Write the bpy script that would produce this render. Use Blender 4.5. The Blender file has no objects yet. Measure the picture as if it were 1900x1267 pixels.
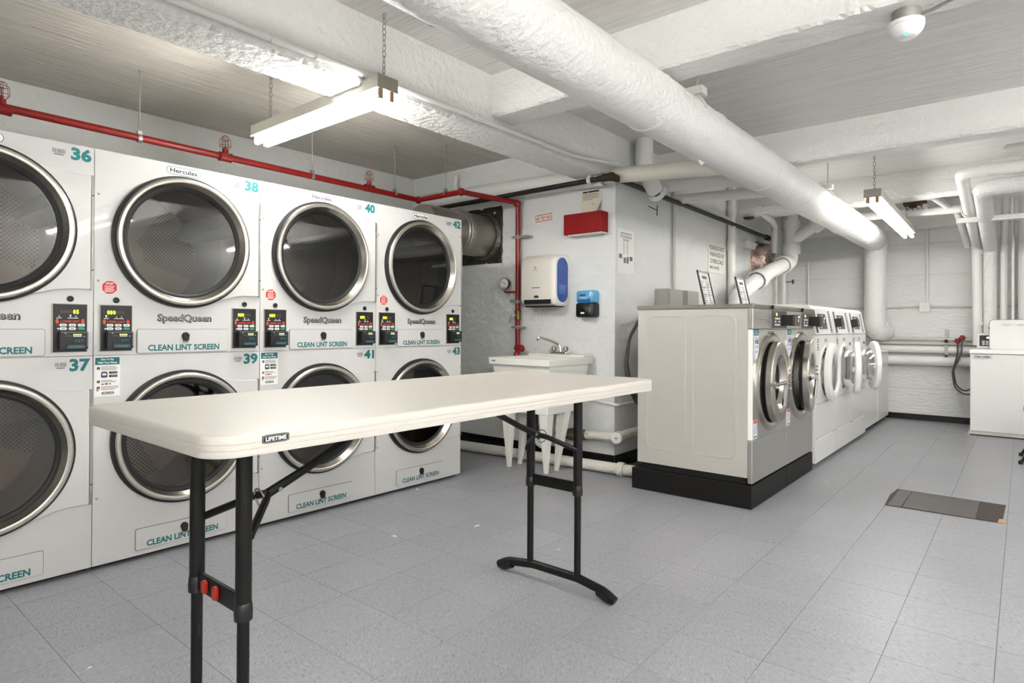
import bpy, bmesh, math, random
from mathutils import Vector, Matrix
random.seed(7)
PI = math.pi
S = bpy.context.scene
COL = S.collection

# ------------------------------------------------------------------ camera, world, exposure
F_PX, YAW, PITCH, ROLL, CAM_H, CY = 1143.9, 0.6927024, 0.00341, 0.0050564, 1.129, 603.4
fw = Vector((-math.sin(YAW)*math.cos(PITCH), math.cos(YAW)*math.cos(PITCH), math.sin(PITCH)))
rt0 = Vector((math.cos(YAW), math.sin(YAW), 0)); up0 = rt0.cross(fw)
rt = math.cos(ROLL)*rt0 + math.sin(ROLL)*up0
up = -math.sin(ROLL)*rt0 + math.cos(ROLL)*up0
cam = bpy.data.cameras.new('camera'); camo = bpy.data.objects.new('camera', cam); COL.objects.link(camo)
cam.sensor_width = 36; cam.lens = F_PX/1900*36; cam.shift_y = -(633.5-CY)/1900; cam.clip_start = 0.02
camo.matrix_world = Matrix(((rt.x, up.x, -fw.x, 0), (rt.y, up.y, -fw.y, 0), (rt.z, up.z, -fw.z, CAM_H), (0, 0, 0, 1)))
S.camera = camo
w = bpy.data.worlds.new('world'); S.world = w; w.use_nodes = True
w.node_tree.nodes['Background'].inputs[0].default_value = (1, 1, 1, 1)
w.node_tree.nodes['Background'].inputs[1].default_value = 0.25
S.view_settings.view_transform = 'Standard'; S.view_settings.look = 'None'
S.view_settings.gamma = 1; S.view_settings.use_curve_mapping = False
S.view_settings.exposure = 1.64
TUBE = 20.0            # fluorescent tube radiance

# ------------------------------------------------------------------ materials
def C(r, g, b):
    return tuple((x/255/12.92 if x/255 <= .04045 else ((x/255+.055)/1.055)**2.4) for x in (r, g, b)) + (1,)
class NT:
    def __init__(s, name):
        s.m = bpy.data.materials.new(name); s.m.use_nodes = True
        s.t = s.m.node_tree; s.n = s.t.nodes; s.b = s.n['Principled BSDF']; s.out = s.n['Material Output']
    def add(s, typ, **kw):
        n = s.n.new(typ)
        for k, v in kw.items():
            if k.startswith('i_'):
                key = k[2:]; n.inputs[int(key) if key.isdigit() else key].default_value = v
            else: setattr(n, k, v)
        return n
    def link(s, a, b): s.t.links.new(a, b)
def mat(name, col, rough=.5, metal=0, bump=0, bscale=40, var=0, vscale=6, spec=.5, coat=0, stretch=(1, 1, 1), emit=0, detail=4, dirt=None):
    T = NT(name); b = T.b
    b.inputs['Base Color'].default_value = col; b.inputs['Roughness'].default_value = rough
    b.inputs['Metallic'].default_value = metal; b.inputs['Specular IOR Level'].default_value = spec
    b.inputs['Coat Weight'].default_value = coat
    if emit:
        b.inputs['Emission Color'].default_value = col; b.inputs['Emission Strength'].default_value = emit
    if bump or var or dirt:
        tc = T.add('ShaderNodeTexCoord'); mp = T.add('ShaderNodeMapping'); mp.inputs['Scale'].default_value = stretch
        T.link(tc.outputs['Object'], mp.inputs['Vector'])
    if bump:
        nz = T.add('ShaderNodeTexNoise', i_Scale=bscale, i_Detail=detail); T.link(mp.outputs[0], nz.inputs['Vector'])
        bp = T.add('ShaderNodeBump', i_Strength=min(1, bump), i_Distance=.012*max(1, bump)); T.link(nz.outputs[0], bp.inputs['Height'])
        T.link(bp.outputs[0], b.inputs['Normal'])
    if var or dirt:
        nz2 = T.add('ShaderNodeTexNoise', i_Scale=vscale, i_Detail=6, i_Roughness=.65); T.link(mp.outputs[0], nz2.inputs['Vector'])
        cr = T.add('ShaderNodeValToRGB'); cr.color_ramp.elements[0].position = .3; cr.color_ramp.elements[1].position = .7
        lo = dirt or tuple(c*(1-var) for c in col[:3])+(1,)
        cr.color_ramp.elements[0].color = lo; cr.color_ramp.elements[1].color = col
        if dirt: cr.color_ramp.elements[0].position = .18; cr.color_ramp.elements[1].position = .42
        T.link(nz2.outputs[0], cr.inputs[0]); T.link(cr.outputs[0], b.inputs['Base Color'])
    return T.m
def glass(name, tint, refl=.12, rough=.02, ior=1.5):
    T = NT(name); T.n.remove(T.b)
    tr = T.add('ShaderNodeBsdfTransparent'); tr.inputs[0].default_value = tint
    gl = T.add('ShaderNodeBsdfGlossy'); gl.inputs['Roughness'].default_value = rough; gl.inputs[0].default_value = (1, 1, 1, 1)
    fr = T.add('ShaderNodeFresnel', i_IOR=ior); ad = T.add('ShaderNodeMath', operation='ADD'); ad.inputs[1].default_value = refl; ad.use_clamp = True
    T.link(fr.outputs[0], ad.inputs[0]); mx = T.add('ShaderNodeMixShader')
    T.link(ad.outputs[0], mx.inputs[0]); T.link(tr.outputs[0], mx.inputs[1]); T.link(gl.outputs[0], mx.inputs[2])
    T.link(mx.outputs[0], T.out.inputs[0]); return T.m

M = {}
M['wall'] = mat('painted masonry', C(223, 224, 222), .45, bump=1.05, bscale=16, var=.05, vscale=3, detail=8)
M['wall2'] = mat('painted concrete block', C(222, 222, 219), .5, bump=1.0, bscale=13, var=.06, vscale=4, detail=8, stretch=(1, 1, 2.5))
M['beam'] = mat('painted concrete beam', C(232, 231, 227), .55, bump=1.15, bscale=24, var=.03, vscale=3, detail=8)
M['pipewhite'] = mat('white painted pipe', C(227, 226, 222), .4, bump=.25, bscale=25, var=.03, vscale=6)
M['pipewrap'] = mat('plastered pipe lagging', C(231, 230, 227), .45, bump=1.4, bscale=30, var=.03, vscale=5, detail=7)
M['pipecream'] = mat('cream painted pipe', C(224, 219, 207), .45, bump=.2, bscale=20, var=.04)
M['pipegrey'] = mat('grey painted pipe', C(205, 203, 196), .45, bump=.3, bscale=30, var=.05)
M['pipedirty'] = mat('flaking painted lagging', C(222, 219, 208), .7, bump=1, bscale=60, dirt=C(95, 84, 70), vscale=22)
M['red'] = mat('red gloss paint', C(134, 8, 8), .28, bump=.15, bscale=60, var=.12, vscale=20)
M['redsign'] = mat('red sign print', C(165, 30, 35), .5)
M['redbox'] = mat('red enamel', C(138, 2, 4), .5, spec=.25)
M['blackpipe'] = mat('black iron pipe', C(44, 41, 36), .45, metal=.3, bump=.3, bscale=50, var=.2, vscale=12)
M['rust'] = mat('rusty iron', C(74, 52, 40), .75, bump=.8, bscale=60, var=.4, vscale=30)
M['enamel'] = mat('white enamel steel', C(204, 203, 201), .28, spec=.5, coat=.15)
M['enamel2'] = mat('white enamel washer', C(226, 225, 221), .3, spec=.5, coat=.1)
M['steel'] = mat('brushed stainless', C(200, 198, 192), .3, metal=.9, bump=.08, bscale=120, stretch=(1, 1, 12))
M['steelring'] = mat('polished stainless ring', C(196, 191, 182), .24, metal=1, bump=.05, bscale=80)
M['steeldark'] = mat('grey stainless trim', C(150, 146, 137), .35, metal=.8)  # darker grey metal for trims, hinges and the duct
M['satin'] = mat('satin painted side panel', C(196, 192, 184), .4, metal=.35, bump=.05, bscale=200, stretch=(1, 1, .1))
M['chrome'] = mat('chrome', C(215, 213, 208), .12, metal=1)
M['zinc'] = mat('galvanised steel', C(170, 168, 162), .45, metal=.7, var=.15, vscale=40)
M['black'] = mat('black plastic', C(16, 15, 15), .38)
M['rubber'] = mat('black rubber', C(14, 14, 14), .55)
M['powder'] = mat('dark bronze powder coat', C(15, 14, 12), .42, spec=.3, bump=.06, bscale=300)
M['pedestal'] = mat('black painted base', C(22, 20, 18), .5, spec=.25, bump=.2, bscale=40, var=.3, vscale=8, stretch=(1, 1, 8))
M['charcoal'] = mat('charcoal control panel', C(72, 70, 66), .4)
M['plastictop'] = mat('textured ivory plastic', C(194, 189, 181), .42, bump=.12, bscale=260)
M['plasticgrey'] = mat('ivory dispenser plastic', C(226, 221, 211), .35)
M['sinkplastic'] = mat('white sink plastic', C(236, 234, 226), .35, var=.05, vscale=9)
M['doorwhite'] = mat('white door plastic', C(238, 237, 233), .3)
M['teal'] = mat('teal print', C(8, 106, 108), .5)
M['tealbright'] = mat('teal lettering', C(14, 122, 120), .5)
M['orange'] = mat('orange print', C(226, 70, 36), .5)
M['button'] = mat('red latch button', C(168, 34, 16), .35)
M['drumdark'] = mat('dark drum steel', C(70, 67, 62), .4, metal=.8)
M['stopred'] = mat('stop sticker red', C(205, 38, 32), .5)
M['ink'] = mat('black ink', C(26, 26, 28), .5)
M['greyink'] = mat('grey ink', C(120, 118, 118), .6)
M['paper'] = mat('white paper', C(238, 236, 232), .7)
M['papercream'] = mat('aged paper', C(226, 218, 198), .75, var=.08, vscale=20)
M['signwhite'] = mat('white sign board', C(232, 229, 220), .5, var=.04, vscale=8)
M['white'] = mat('white print', C(240, 240, 238), .5)
M['green'] = mat('green key', C(22, 160, 112), .45)
M['navy'] = mat('navy print', C(50, 62, 90), .5)
M['led'] = mat('yellow led', C(236, 240, 40), .4, emit=1.3)
M['leddim'] = mat('unlit led segment', C(92, 76, 68), .5)
M['ledwhite'] = mat('status led', C(250, 248, 210), .4, emit=1.2)
M['ledgreen'] = mat('green led', C(60, 230, 150), .4, emit=1.5)
M['ledblue'] = mat('blue led', C(110, 110, 245), .4, emit=1.5)
M['ledcells'] = mat('lit status cells', C(222, 222, 130), .4, emit=.4)
M['scotch'] = mat('reader teal mark', C(28, 84, 92), .4)
M['bluewin'] = mat('blue translucent plastic', C(32, 74, 158), .2, coat=.4)
M['bluewin2'] = mat('pale blue paper roll behind plastic', C(70, 108, 176), .3)
M['soap'] = mat('blue soap cartridge', C(86, 158, 200), .2, coat=.4)
M['soapdark'] = mat('blue liquid soap', C(22, 104, 160), .2, coat=.4)
M['foil'] = mat('crumpled foil', C(140, 134, 122), .38, metal=.9, bump=1.5, bscale=26, detail=8)
M['foildark'] = mat('sooty foil sheet', C(74, 70, 62), .4, metal=.7, bump=2, bscale=16, detail=8, var=.4, vscale=18)
M['copperfoil'] = mat('pinkish crumpled foil', C(192, 168, 160), .28, metal=.9, bump=2, bscale=18, detail=8)
M['greybox'] = mat('grey electrical box', C(168, 166, 158), .5, bump=.15, bscale=40)
M['hose'] = mat('grey rubber hose', C(74, 72, 66), .5)
M['brass'] = mat('tarnished brass', C(120, 92, 58), .45, metal=.8)
M['hatch'] = mat('worn steel hatch', C(92, 86, 86), .42, metal=.4, var=.25, vscale=10, bump=.2, bscale=30)
M['hatchdark'] = mat('hatch rim', C(62, 54, 50), .7, bump=.8, bscale=60)
M['wood'] = mat('bare plywood chip', C(190, 150, 100), .7)
M['basetile'] = mat('black base tile', C(22, 21, 20), .25, var=.1)
M['subfloor'] = mat('dark joint', C(70, 70, 72), .8)
M['torn'] = mat('torn lagging', C(140, 122, 100), .9, bump=1, bscale=80, var=.4, vscale=50)
M['fixture'] = mat('aged white fixture enamel', C(200, 196, 186), .45, var=.08, vscale=14)
M['fixend'] = mat('stained fixture end', C(158, 150, 138), .5, var=.25, vscale=30)
M['socket'] = mat('brown lamp holder', C(142, 116, 92), .5)
M['tube'] = mat('lit fluorescent tube', (1, .995, .975, 1), .3, emit=TUBE*1.6)
M['tubefill'] = mat('lit added fill tube', (1, .995, .975, 1), .3, emit=TUBE*1.45)  # tubes of the fill lights added outside the view
M['tube3'] = mat('lit dimmer fluorescent tube', (1, .995, .975, 1), .3, emit=TUBE*.56)
M['gauge'] = mat('gauge face', C(230, 228, 218), .4)
M['smoke'] = mat('detector plastic', C(240, 239, 236), .35)
M['seatgrey'] = mat('grey folding chair paint', C(120, 118, 112), .4, metal=.2)
M['sticker'] = mat('pale sticker', C(212, 215, 226), .5)
M['cloth'] = mat('crumpled towel', C(190, 186, 180), .9, bump=1.5, bscale=20)
M['glassdryer'] = glass('smoked dryer glass', (.62, .55, .46, 1), .03, .03)
M['glasswasher'] = glass('clear washer bowl', (.86, .87, .86, 1), .06, .03)
M['glassdark'] = glass('dark washer glass', (.16, .16, .16, 1), 0, .03)
M['acrylic'] = glass('clear acrylic', (.95, .95, .95, 1), .02, .03)

# perforated dryer drum (object space: x = drum axis)
T = NT('perforated drum steel'); b = T.b
tc = T.add('ShaderNodeTexCoord'); sp = T.add('ShaderNodeSeparateXYZ'); T.link(tc.outputs['Object'], sp.inputs[0])
at = T.add('ShaderNodeMath', operation='ARCTAN2'); T.link(sp.outputs[2], at.inputs[0]); T.link(sp.outputs[1], at.inputs[1])
def mth(op, a, bb):
    n = T.add('ShaderNodeMath', operation=op)
    for i, q in enumerate((a, bb)):
        if isinstance(q, (int, float)): n.inputs[i].default_value = q
        else: T.link(q, n.inputs[i])
    return n.outputs[0]
arc = mth('MULTIPLY', at.outputs[0], .36)
uu = mth('ADD', arc, sp.outputs[0]); vv = mth('SUBTRACT', arc, sp.outputs[0])
cb = T.add('ShaderNodeCombineXYZ'); T.link(uu, cb.inputs[0]); T.link(vv, cb.inputs[1])
vo = T.add('ShaderNodeTexVoronoi', i_Scale=50, i_Randomness=0); vo.voronoi_dimensions = '2D'; T.link(cb.outputs[0], vo.inputs['Vector'])
hole = mth('LESS_THAN', vo.outputs['Distance'], .29)
rr2 = mth('ADD', mth('MULTIPLY', sp.outputs[1], sp.outputs[1]), mth('MULTIPLY', sp.outputs[2], sp.outputs[2])); wallm = mth('GREATER_THAN', rr2, .36**2)
deep = mth('MULTIPLY', mth('LESS_THAN', sp.outputs[0], -.40), mth('GREATER_THAN', sp.outputs[0], -.76)); fore = mth('MULTIPLY', mth('LESS_THAN', sp.outputs[0], -.08), mth('GREATER_THAN', sp.outputs[0], -.22))
band = mth('ADD', deep, fore)
hw_ = mth('MULTIPLY', mth('MULTIPLY', hole, band), wallm)
cb2 = T.add('ShaderNodeCombineXYZ'); T.link(mth('ADD', sp.outputs[1], sp.outputs[2]), cb2.inputs[0]); T.link(mth('SUBTRACT', sp.outputs[1], sp.outputs[2]), cb2.inputs[1])
vo2 = T.add('ShaderNodeTexVoronoi', i_Scale=44, i_Randomness=0); vo2.voronoi_dimensions = '2D'; T.link(cb2.outputs[0], vo2.inputs['Vector'])
hb_ = mth('MULTIPLY', mth('LESS_THAN', vo2.outputs['Distance'], .30), mth('LESS_THAN', sp.outputs[0], -.775))
sec_ = mth('GREATER_THAN', mth('SINE', mth('ADD', mth('MULTIPLY', at.outputs[0], 3), .6), 0), -.45)
hb_ = mth('MULTIPLY', mth('MULTIPLY', hb_, sec_), mth('GREATER_THAN', rr2, .09**2))
hm = mth('ADD', hw_, hb_)
mx = T.add('ShaderNodeMix', data_type='RGBA'); T.link(hm, mx.inputs[0]); mx.inputs[6].default_value = C(150, 142, 130); mx.inputs[7].default_value = C(18, 17, 16)
T.link(mx.outputs[2], b.inputs['Base Color']); b.inputs['Metallic'].default_value = .75; b.inputs['Roughness'].default_value = .42
M['drum'] = T.m
M['drumplain'] = mat('plain drum steel', C(132, 127, 118), .35, metal=.85)

# board-marked slab
def slabmat(key, sc, c0, c1):
    T = NT('board marked slab paint'); b = T.b
    tc = T.add('ShaderNodeTexCoord'); mp = T.add('ShaderNodeMapping'); mp.inputs['Scale'].default_value = sc; T.link(tc.outputs['Object'], mp.inputs[0])
    nz = T.add('ShaderNodeTexNoise', i_Scale=3, i_Detail=8, i_Roughness=.6); T.link(mp.outputs[0], nz.inputs['Vector'])
    n2 = T.add('ShaderNodeTexNoise', i_Scale=7, i_Detail=3); T.link(mp.outputs[0], n2.inputs['Vector'])
    sm = T.add('ShaderNodeMath', operation='ADD'); T.link(nz.outputs[0], sm.inputs[0]); T.link(n2.outputs[0], sm.inputs[1])
    bp = T.add('ShaderNodeBump', i_Strength=.9, i_Distance=.016); T.link(sm.outputs[0], bp.inputs['Height']); T.link(bp.outputs[0], b.inputs['Normal'])
    cr = T.add('ShaderNodeValToRGB'); cr.color_ramp.elements[0].position = .35; cr.color_ramp.elements[1].position = .6
    cr.color_ramp.elements[0].color = c0; cr.color_ramp.elements[1].color = c1
    T.link(nz.outputs[0], cr.inputs[0]); T.link(cr.outputs[0], b.inputs['Base Color']); b.inputs['Roughness'].default_value = .55
    M[key] = T.m
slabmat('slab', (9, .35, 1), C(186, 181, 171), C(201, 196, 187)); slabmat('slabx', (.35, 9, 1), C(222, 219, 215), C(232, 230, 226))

# vinyl composition tile: flecked grey, the fleck turning from tile to tile
T = NT('flecked grey vinyl tile'); b = T.b
geo = T.add('ShaderNodeNewGeometry'); oi = T.add('ShaderNodeObjectInfo')
sc = T.add('ShaderNodeVectorMath', operation='MULTIPLY'); T.link(geo.outputs['Position'], sc.inputs[0]); sc.inputs[1].default_value = (38, 150, 1)
n1 = T.add('ShaderNodeTexNoise', i_Scale=1, i_Detail=4, i_Roughness=.65, noise_dimensions='3D')
vr = T.add('ShaderNodeVectorRotate', rotation_type='Z_AXIS'); T.link(geo.outputs['Position'], vr.inputs['Vector'])
am = T.add('ShaderNodeMath', operation='MULTIPLY'); T.link(oi.outputs['Random'], am.inputs[0]); am.inputs[1].default_value = 1.2
T.link(am.outputs[0], vr.inputs['Angle']); T.link(vr.outputs[0], sc.inputs[0]); T.link(sc.outputs[0], n1.inputs['Vector'])
cr = T.add('ShaderNodeValToRGB'); e = cr.color_ramp.elements
e[0].position = .28; e[0].color = C(92, 93, 97); e[1].position = .72; e[1].color = C(180, 181, 185)
q = e.new(.42); q.color = C(144, 145, 150); q = e.new(.6); q.color = C(152, 153, 158)
T.link(n1.outputs[0], cr.inputs[0])
n3 = T.add('ShaderNodeTexNoise', i_Scale=1.6, i_Detail=5); T.link(geo.outputs['Position'], n3.inputs['Vector'])
mr = T.add('ShaderNodeMapRange'); mr.inputs['To Min'].default_value = .88; mr.inputs['To Max'].default_value = 1.1; T.link(n3.outputs[0], mr.inputs[0])
m5 = T.add('ShaderNodeMath', operation='MULTIPLY_ADD'); T.link(oi.outputs['Random'], m5.inputs[0]); m5.inputs[1].default_value = .07; m5.inputs[2].default_value = -.035
m6 = T.add('ShaderNodeMath', operation='ADD'); T.link(mr.outputs[0], m6.inputs[0]); T.link(m5.outputs[0], m6.inputs[1])
ml = T.add('ShaderNodeVectorMath', operation='SCALE'); T.link(cr.outputs[0], ml.inputs[0]); T.link(m6.outputs[0], ml.inputs['Scale'])
T.link(ml.outputs[0], b.inputs['Base Color']); b.inputs['Roughness'].default_value = .36
mr2 = T.add('ShaderNodeMapRange'); mr2.inputs['To Min'].default_value = .26; mr2.inputs['To Max'].default_value = .5; T.link(n3.outputs[0], mr2.inputs[0]); T.link(mr2.outputs[0], b.inputs['Roughness'])
M['tile'] = T.m

# ------------------------------------------------------------------ mesh helpers
def V(*a): return Vector(a)
class MB:
    def __init__(s, m=None):
        s.v = []; s.f = []; s.mi = []; s.sm = []; s.mats = []; s.cur = 0
        if m: s.use(m)
    def use(s, m):
        if m not in s.mats: s.mats.append(m)
        s.cur = s.mats.index(m); return s
    def add(s, vs, fs, smooth=False):
        o = len(s.v); s.v += [tuple(p) for p in vs]
        for f in fs: s.f.append([o+i for i in f]); s.mi.append(s.cur); s.sm.append(smooth)
        return s
    def box(s, x0, y0, z0, x1, y1, z1):
        vs = [(x, y, z) for x in (x0, x1) for y in (y0, y1) for z in (z0, z1)]
        return s.add(vs, [(0, 1, 3, 2), (4, 6, 7, 5), (0, 4, 5, 1), (2, 3, 7, 6), (0, 2, 6, 4), (1, 5, 7, 3)])
    def lathe(s, c, ax, prof, n=32, smooth=True, a0=0, a1=2*PI):
        ax = Vector(ax).normalized(); c = Vector(c)
        t = V(0, 0, 1) if abs(ax.z) < .9 else V(1, 0, 0)
        p = ax.cross(t).normalized(); q = ax.cross(p)
        full = abs(a1-a0-2*PI) < 1e-6; k = n if full else n+1
        vs = []
        for r, h in prof:
            for i in range(k):
                a = a0+(a1-a0)*i/n
                vs.append(c+ax*h+(p*math.cos(a)+q*math.sin(a))*max(r, 1e-5))
        fs = []
        for j in range(len(prof)-1):
            for i in range(n):
                i2 = (i+1) % k
                fs.append((j*k+i, j*k+i2, (j+1)*k+i2, (j+1)*k+i))
        return s.add(vs, fs, smooth)
    def cyl(s, p0, p1, r, n=16, r1=None):
        p0, p1 = Vector(p0), Vector(p1); d = p1-p0; h = d.length; r1 = r if r1 is None else r1
        return s.lathe(p0, d, [(0, 0), (r, 0), (r1, h), (0, h)], n)
    def tube(s, pts, r, n=12, closed=False, caps=True):
        pts = [Vector(p) for p in pts]; m = len(pts); rs = r if isinstance(r, (list, tuple)) else [r]*m
        T_ = []
        for i in range(m):
            if closed: d = pts[(i+1) % m]-pts[i-1]
            else:
                d = (pts[min(i+1, m-1)]-pts[max(i-1, 0)])
            T_.append(d.normalized())
        nrm = T_[0].orthogonal().normalized(); vs = []
        for i in range(m):
            nrm = (nrm-T_[i]*nrm.dot(T_[i])).normalized(); bi = T_[i].cross(nrm)
            for k in range(n):
                a = 2*PI*k/n; vs.append(pts[i]+(nrm*math.cos(a)+bi*math.sin(a))*rs[i])
        fs = []
        for i in range(m if closed else m-1):
            j = (i+1) % m
            for k in range(n):
                k2 = (k+1) % n; fs.append((i*n+k, i*n+k2, j*n+k2, j*n+k))
        if caps and not closed: fs += [tuple(range(n))[::-1], tuple((m-1)*n+k for k in range(n))]
        return s.add(vs, fs, True)
    def prism(s, poly, fr, d0, d1, smooth=False):
        o, r, u, nn = fr; k = len(poly)
        vs = [o+r*a+u*b+nn*d0 for a, b in poly]+[o+r*a+u*b+nn*d1 for a, b in poly]
        fs = [tuple(range(k))[::-1], tuple(range(k, 2*k))]+[(i, (i+1) % k, k+(i+1) % k, k+i) for i in range(k)]
        return s.add(vs, fs, smooth)
    def rect(s, fr, a0, b0, a1, b1, d=0, t=0):
        if t: return s.prism([(a0, b0), (a1, b0), (a1, b1), (a0, b1)], fr, d, d+t)
        o, r, u, nn = fr
        return s.add([o+r*a+u*b+nn*d for a, b in ((a0, b0), (a1, b0), (a1, b1), (a0, b1))], [(0, 1, 2, 3)])
    def sphere(s, c, r, n=12, sz=1):
        return s.lathe(c, (0, 0, 1), [(r*math.sin(PI*i/n), -r*math.cos(PI*i/n)*sz) for i in range(n+1)], n*2)
    def text(s, body, fr, a, b, h, wd=None, al='c', bold=0, d=.0006):
        vs, fs, wid = glyphs(body, bold)
        k = h/.72; kx = (wd/wid) if wd else k
        off = {'c': -wid*kx/2, 'l': 0, 'r': -wid*kx}[al]
        o, r, u, nn = fr
        return s.add([o+r*(a+off+x*kx)+u*(b+y*k)+nn*d for x, y in vs], fs)
    def build(s, name, parent=None, loc=None, bev=0, seg=2, ang=35):
        me = bpy.data.meshes.new(name); me.from_pydata(s.v, [], s.f)
        for m in s.mats: me.materials.append(M[m])
        me.polygons.foreach_set('material_index', s.mi); me.polygons.foreach_set('use_smooth', s.sm)
        if any(s.sm): me.set_sharp_from_angle(angle=math.radians(ang))
        me.update()
        o = bpy.data.objects.new(name, me); COL.objects.link(o)
        if parent: o.parent = parent
        if loc: o.location = loc
        if bev:
            md = o.modifiers.new('bevel', 'BEVEL'); md.width = bev; md.segments = seg; md.limit_method = 'ANGLE'; md.angle_limit = math.radians(40)
        return o
_gc = {}
def glyphs(body, bold=0):
    key = (body, bold)
    if key not in _gc:
        c = bpy.data.curves.new('lettering', 'FONT'); c.body = body; c.resolution_u = 2; c.offset = bold; c.fill_mode = 'FRONT'
        o = bpy.data.objects.new('lettering', c); me = bpy.data.meshes.new_from_object(o)
        vs = [(v.co.x, v.co.y) for v in me.vertices]; fs = [tuple(p.vertices) for p in me.polygons]
        bpy.data.objects.remove(o); bpy.data.meshes.remove(me); bpy.data.curves.remove(c)
        x0 = min(v[0] for v in vs); x1 = max(v[0] for v in vs)
        _gc[key] = ([(x-x0, y) for x, y in vs], fs, x1-x0)
    return _gc[key]
def FX(d=0, y=0, z=0): return (V(d, y, z), V(0, 1, 0), V(0, 0, 1), V(1, 0, 0))      # faces +X
def FY(d=0, x=0, z=0): return (V(x, d, z), V(1, 0, 0), V(0, 0, 1), V(0, -1, 0))     # faces -Y
def rrect(a0, b0, a1, b1, r, k=5):
    out = []
    for cx, cy, s0 in ((a1-r, b1-r, 0), (a0+r, b1-r, 1), (a0+r, b0+r, 2), (a1-r, b0+r, 3)):
        for i in range(k+1):
            a = PI/2*(s0+i/k); out.append((cx+r*math.cos(a), cy+r*math.sin(a)))
    return out
def fillet(pts, rad, k=6):
    pts = [Vector(p) for p in pts]; out = [pts[0]]
    for i in range(1, len(pts)-1):
        a, p, c = pts[i-1], pts[i], pts[i+1]
        d0 = (a-p); d1 = (c-p); ang = d0.angle(d1); t = min(rad/math.tan(ang/2), d0.length*.49, d1.length*.49)
        q0 = p+d0.normalized()*t; q1 = p+d1.normalized()*t
        for j in range(k+1):
            s = j/k; out.append(q0*(1-s)**2+p*2*s*(1-s)+q1*s*s)
    out.append(pts[-1]); return out
def thing(name, loc, label, cat, group=None, rz=0):
    o = bpy.data.objects.new(name, None); COL.objects.link(o); o.location = loc; o.rotation_euler.z = rz; o.empty_display_size = .1
    return tag(o, label, cat, group)
def tag(o, label, cat, group=None):
    o['label'] = label; o['category'] = cat
    if group: o['group'] = group
    return o
def struct(o, label=None):
    o['kind'] = 'structure'
    if label: o['label'] = label
    return o
def dup(root, label, loc=None):
    r = root.copy(); COL.objects.link(r); r['label'] = label
    if loc: r.location = loc
    for ch in list(root.children):
        c = ch.copy(); COL.objects.link(c); c.parent = r
        for g in list(ch.children):
            d = g.copy(); COL.objects.link(d); d.parent = c
    return r
def copy_to(o, parent, loc=None):
    c = o.copy(); COL.objects.link(c); c.parent = parent
    if loc: c.location = loc
    for g in list(o.children):
        d = g.copy(); COL.objects.link(d); d.parent = c
    return c

# ------------------------------------------------------------------ the room
X0, X1, Y0, Y1, ZC = -4.98, 2.7, -2.5, 9.15, 2.69
YS, XS = 4.36, -2.54          # alcove wall behind the sink, side wall behind the washers
fl = struct(MB('subfloor').box(X0, Y0, -.12, X1, Y1, -.0035).build('floor'), 'grey vinyl tile floor')
TP = .305; TG = .0008
def proj(p):
    d = Vector(p)-V(0, 0, CAM_H); z = d.dot(fw)
    if z < .05: return None
    return 950+F_PX*d.dot(rt)/z, CY-F_PX*d.dot(up)/z, z
tiles = []
for i in range(-17, 10):
    for j in range(-18, 22):
        x = -.072+i*TP; y = 2.775+j*TP
        if x+TP < X0+.01 or x > X1 or y+TP < Y0 or y > Y1: continue
        if x+TP/2 < XS-.1 and y+TP/2 > YS+.1: continue
        pr = proj((x+TP/2, y+TP/2, 0)); vis = 0
        if pr and -60 < pr[0] < 1960 and pr[1] < 1330: vis = 1/pr[2]**3
        if x+TP/2 < -3.45 and y < 3.4: vis = 0
        tiles.append((vis, x, y))
tiles.sort(key=lambda t: -t[0])
tm = None; stuff = MB('tile')
def tile_mesh(mb, x, y, e=.0006):
    a = TG; b_ = TP-TG
    mb.box(x+a, y+a, -.0034, x+b_, y+b_, 0)
for k, (vis, x, y) in enumerate(tiles):
    xa, xb, ya, yb = max(x, X0), min(x+TP, X1), max(y, Y0), min(y+TP, Y1)
    whole = xb-xa > TP-.001 and yb-ya > TP-.001
    if k < 290 and vis > 0 and whole:
        if tm is None:
            mb = MB('tile'); tile_mesh(mb, -TP/2, -TP/2); o = mb.build('floor_tile', fl, (x+TP/2, y+TP/2, 0)); tm = o.data
        else:
            o = bpy.data.objects.new('floor_tile', tm); COL.objects.link(o); o.parent = fl; o.location = (x+TP/2, y+TP/2, 0)
        o.rotation_euler.z = 0
    else: stuff.box(xa+TG, ya+TG, -.0034, xb-TG, yb-TG, 0)
so = stuff.build('floor_tile_field', fl); so['kind'] = 'stuff'

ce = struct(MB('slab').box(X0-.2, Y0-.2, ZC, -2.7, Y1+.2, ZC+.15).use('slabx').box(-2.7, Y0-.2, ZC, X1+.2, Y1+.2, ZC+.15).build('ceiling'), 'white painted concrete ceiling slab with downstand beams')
def rough_box(mb, x0, y0, z0, x1, y1, z1, axis, step=.02, amp=.006):
    """beam with a slightly ragged bottom arris"""
    L0, L1 = (y0, y1) if axis == 'y' else (x0, x1); n = max(2, int((L1-L0)/step)); vs = []
    for i in range(n+1):
        t = L0+(L1-L0)*i/n
        j = [random.gauss(0, amp) for _ in range(4)]
        c = [.010+abs(q) for q in j]
        if axis == 'y': sec = [(x0, t, z1), (x0, t, z0+c[0]), (x0+c[1], t, z0), (x1-c[2], t, z0), (x1, t, z0+c[3]), (x1, t, z1)]
        else: sec = [(t, y0, z1), (t, y0, z0+c[3]), (t, y0+c[2], z0), (t, y1-c[1], z0), (t, y1, z0+c[0]), (t, y1, z1)]
        vs += sec
    fs = []
    for i in range(n):
        for k in range(5): fs.append((i*6+k, i*6+k+1, i*6+6+k+1, i*6+6+k))
    fs += [tuple(range(6)), tuple(n*6+k for k in range(6))]
    return mb.add(vs, fs)
def beam(*a, **k):
    return rough_box(MB('beam'), *a, **k).build('beam', ce)
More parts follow.
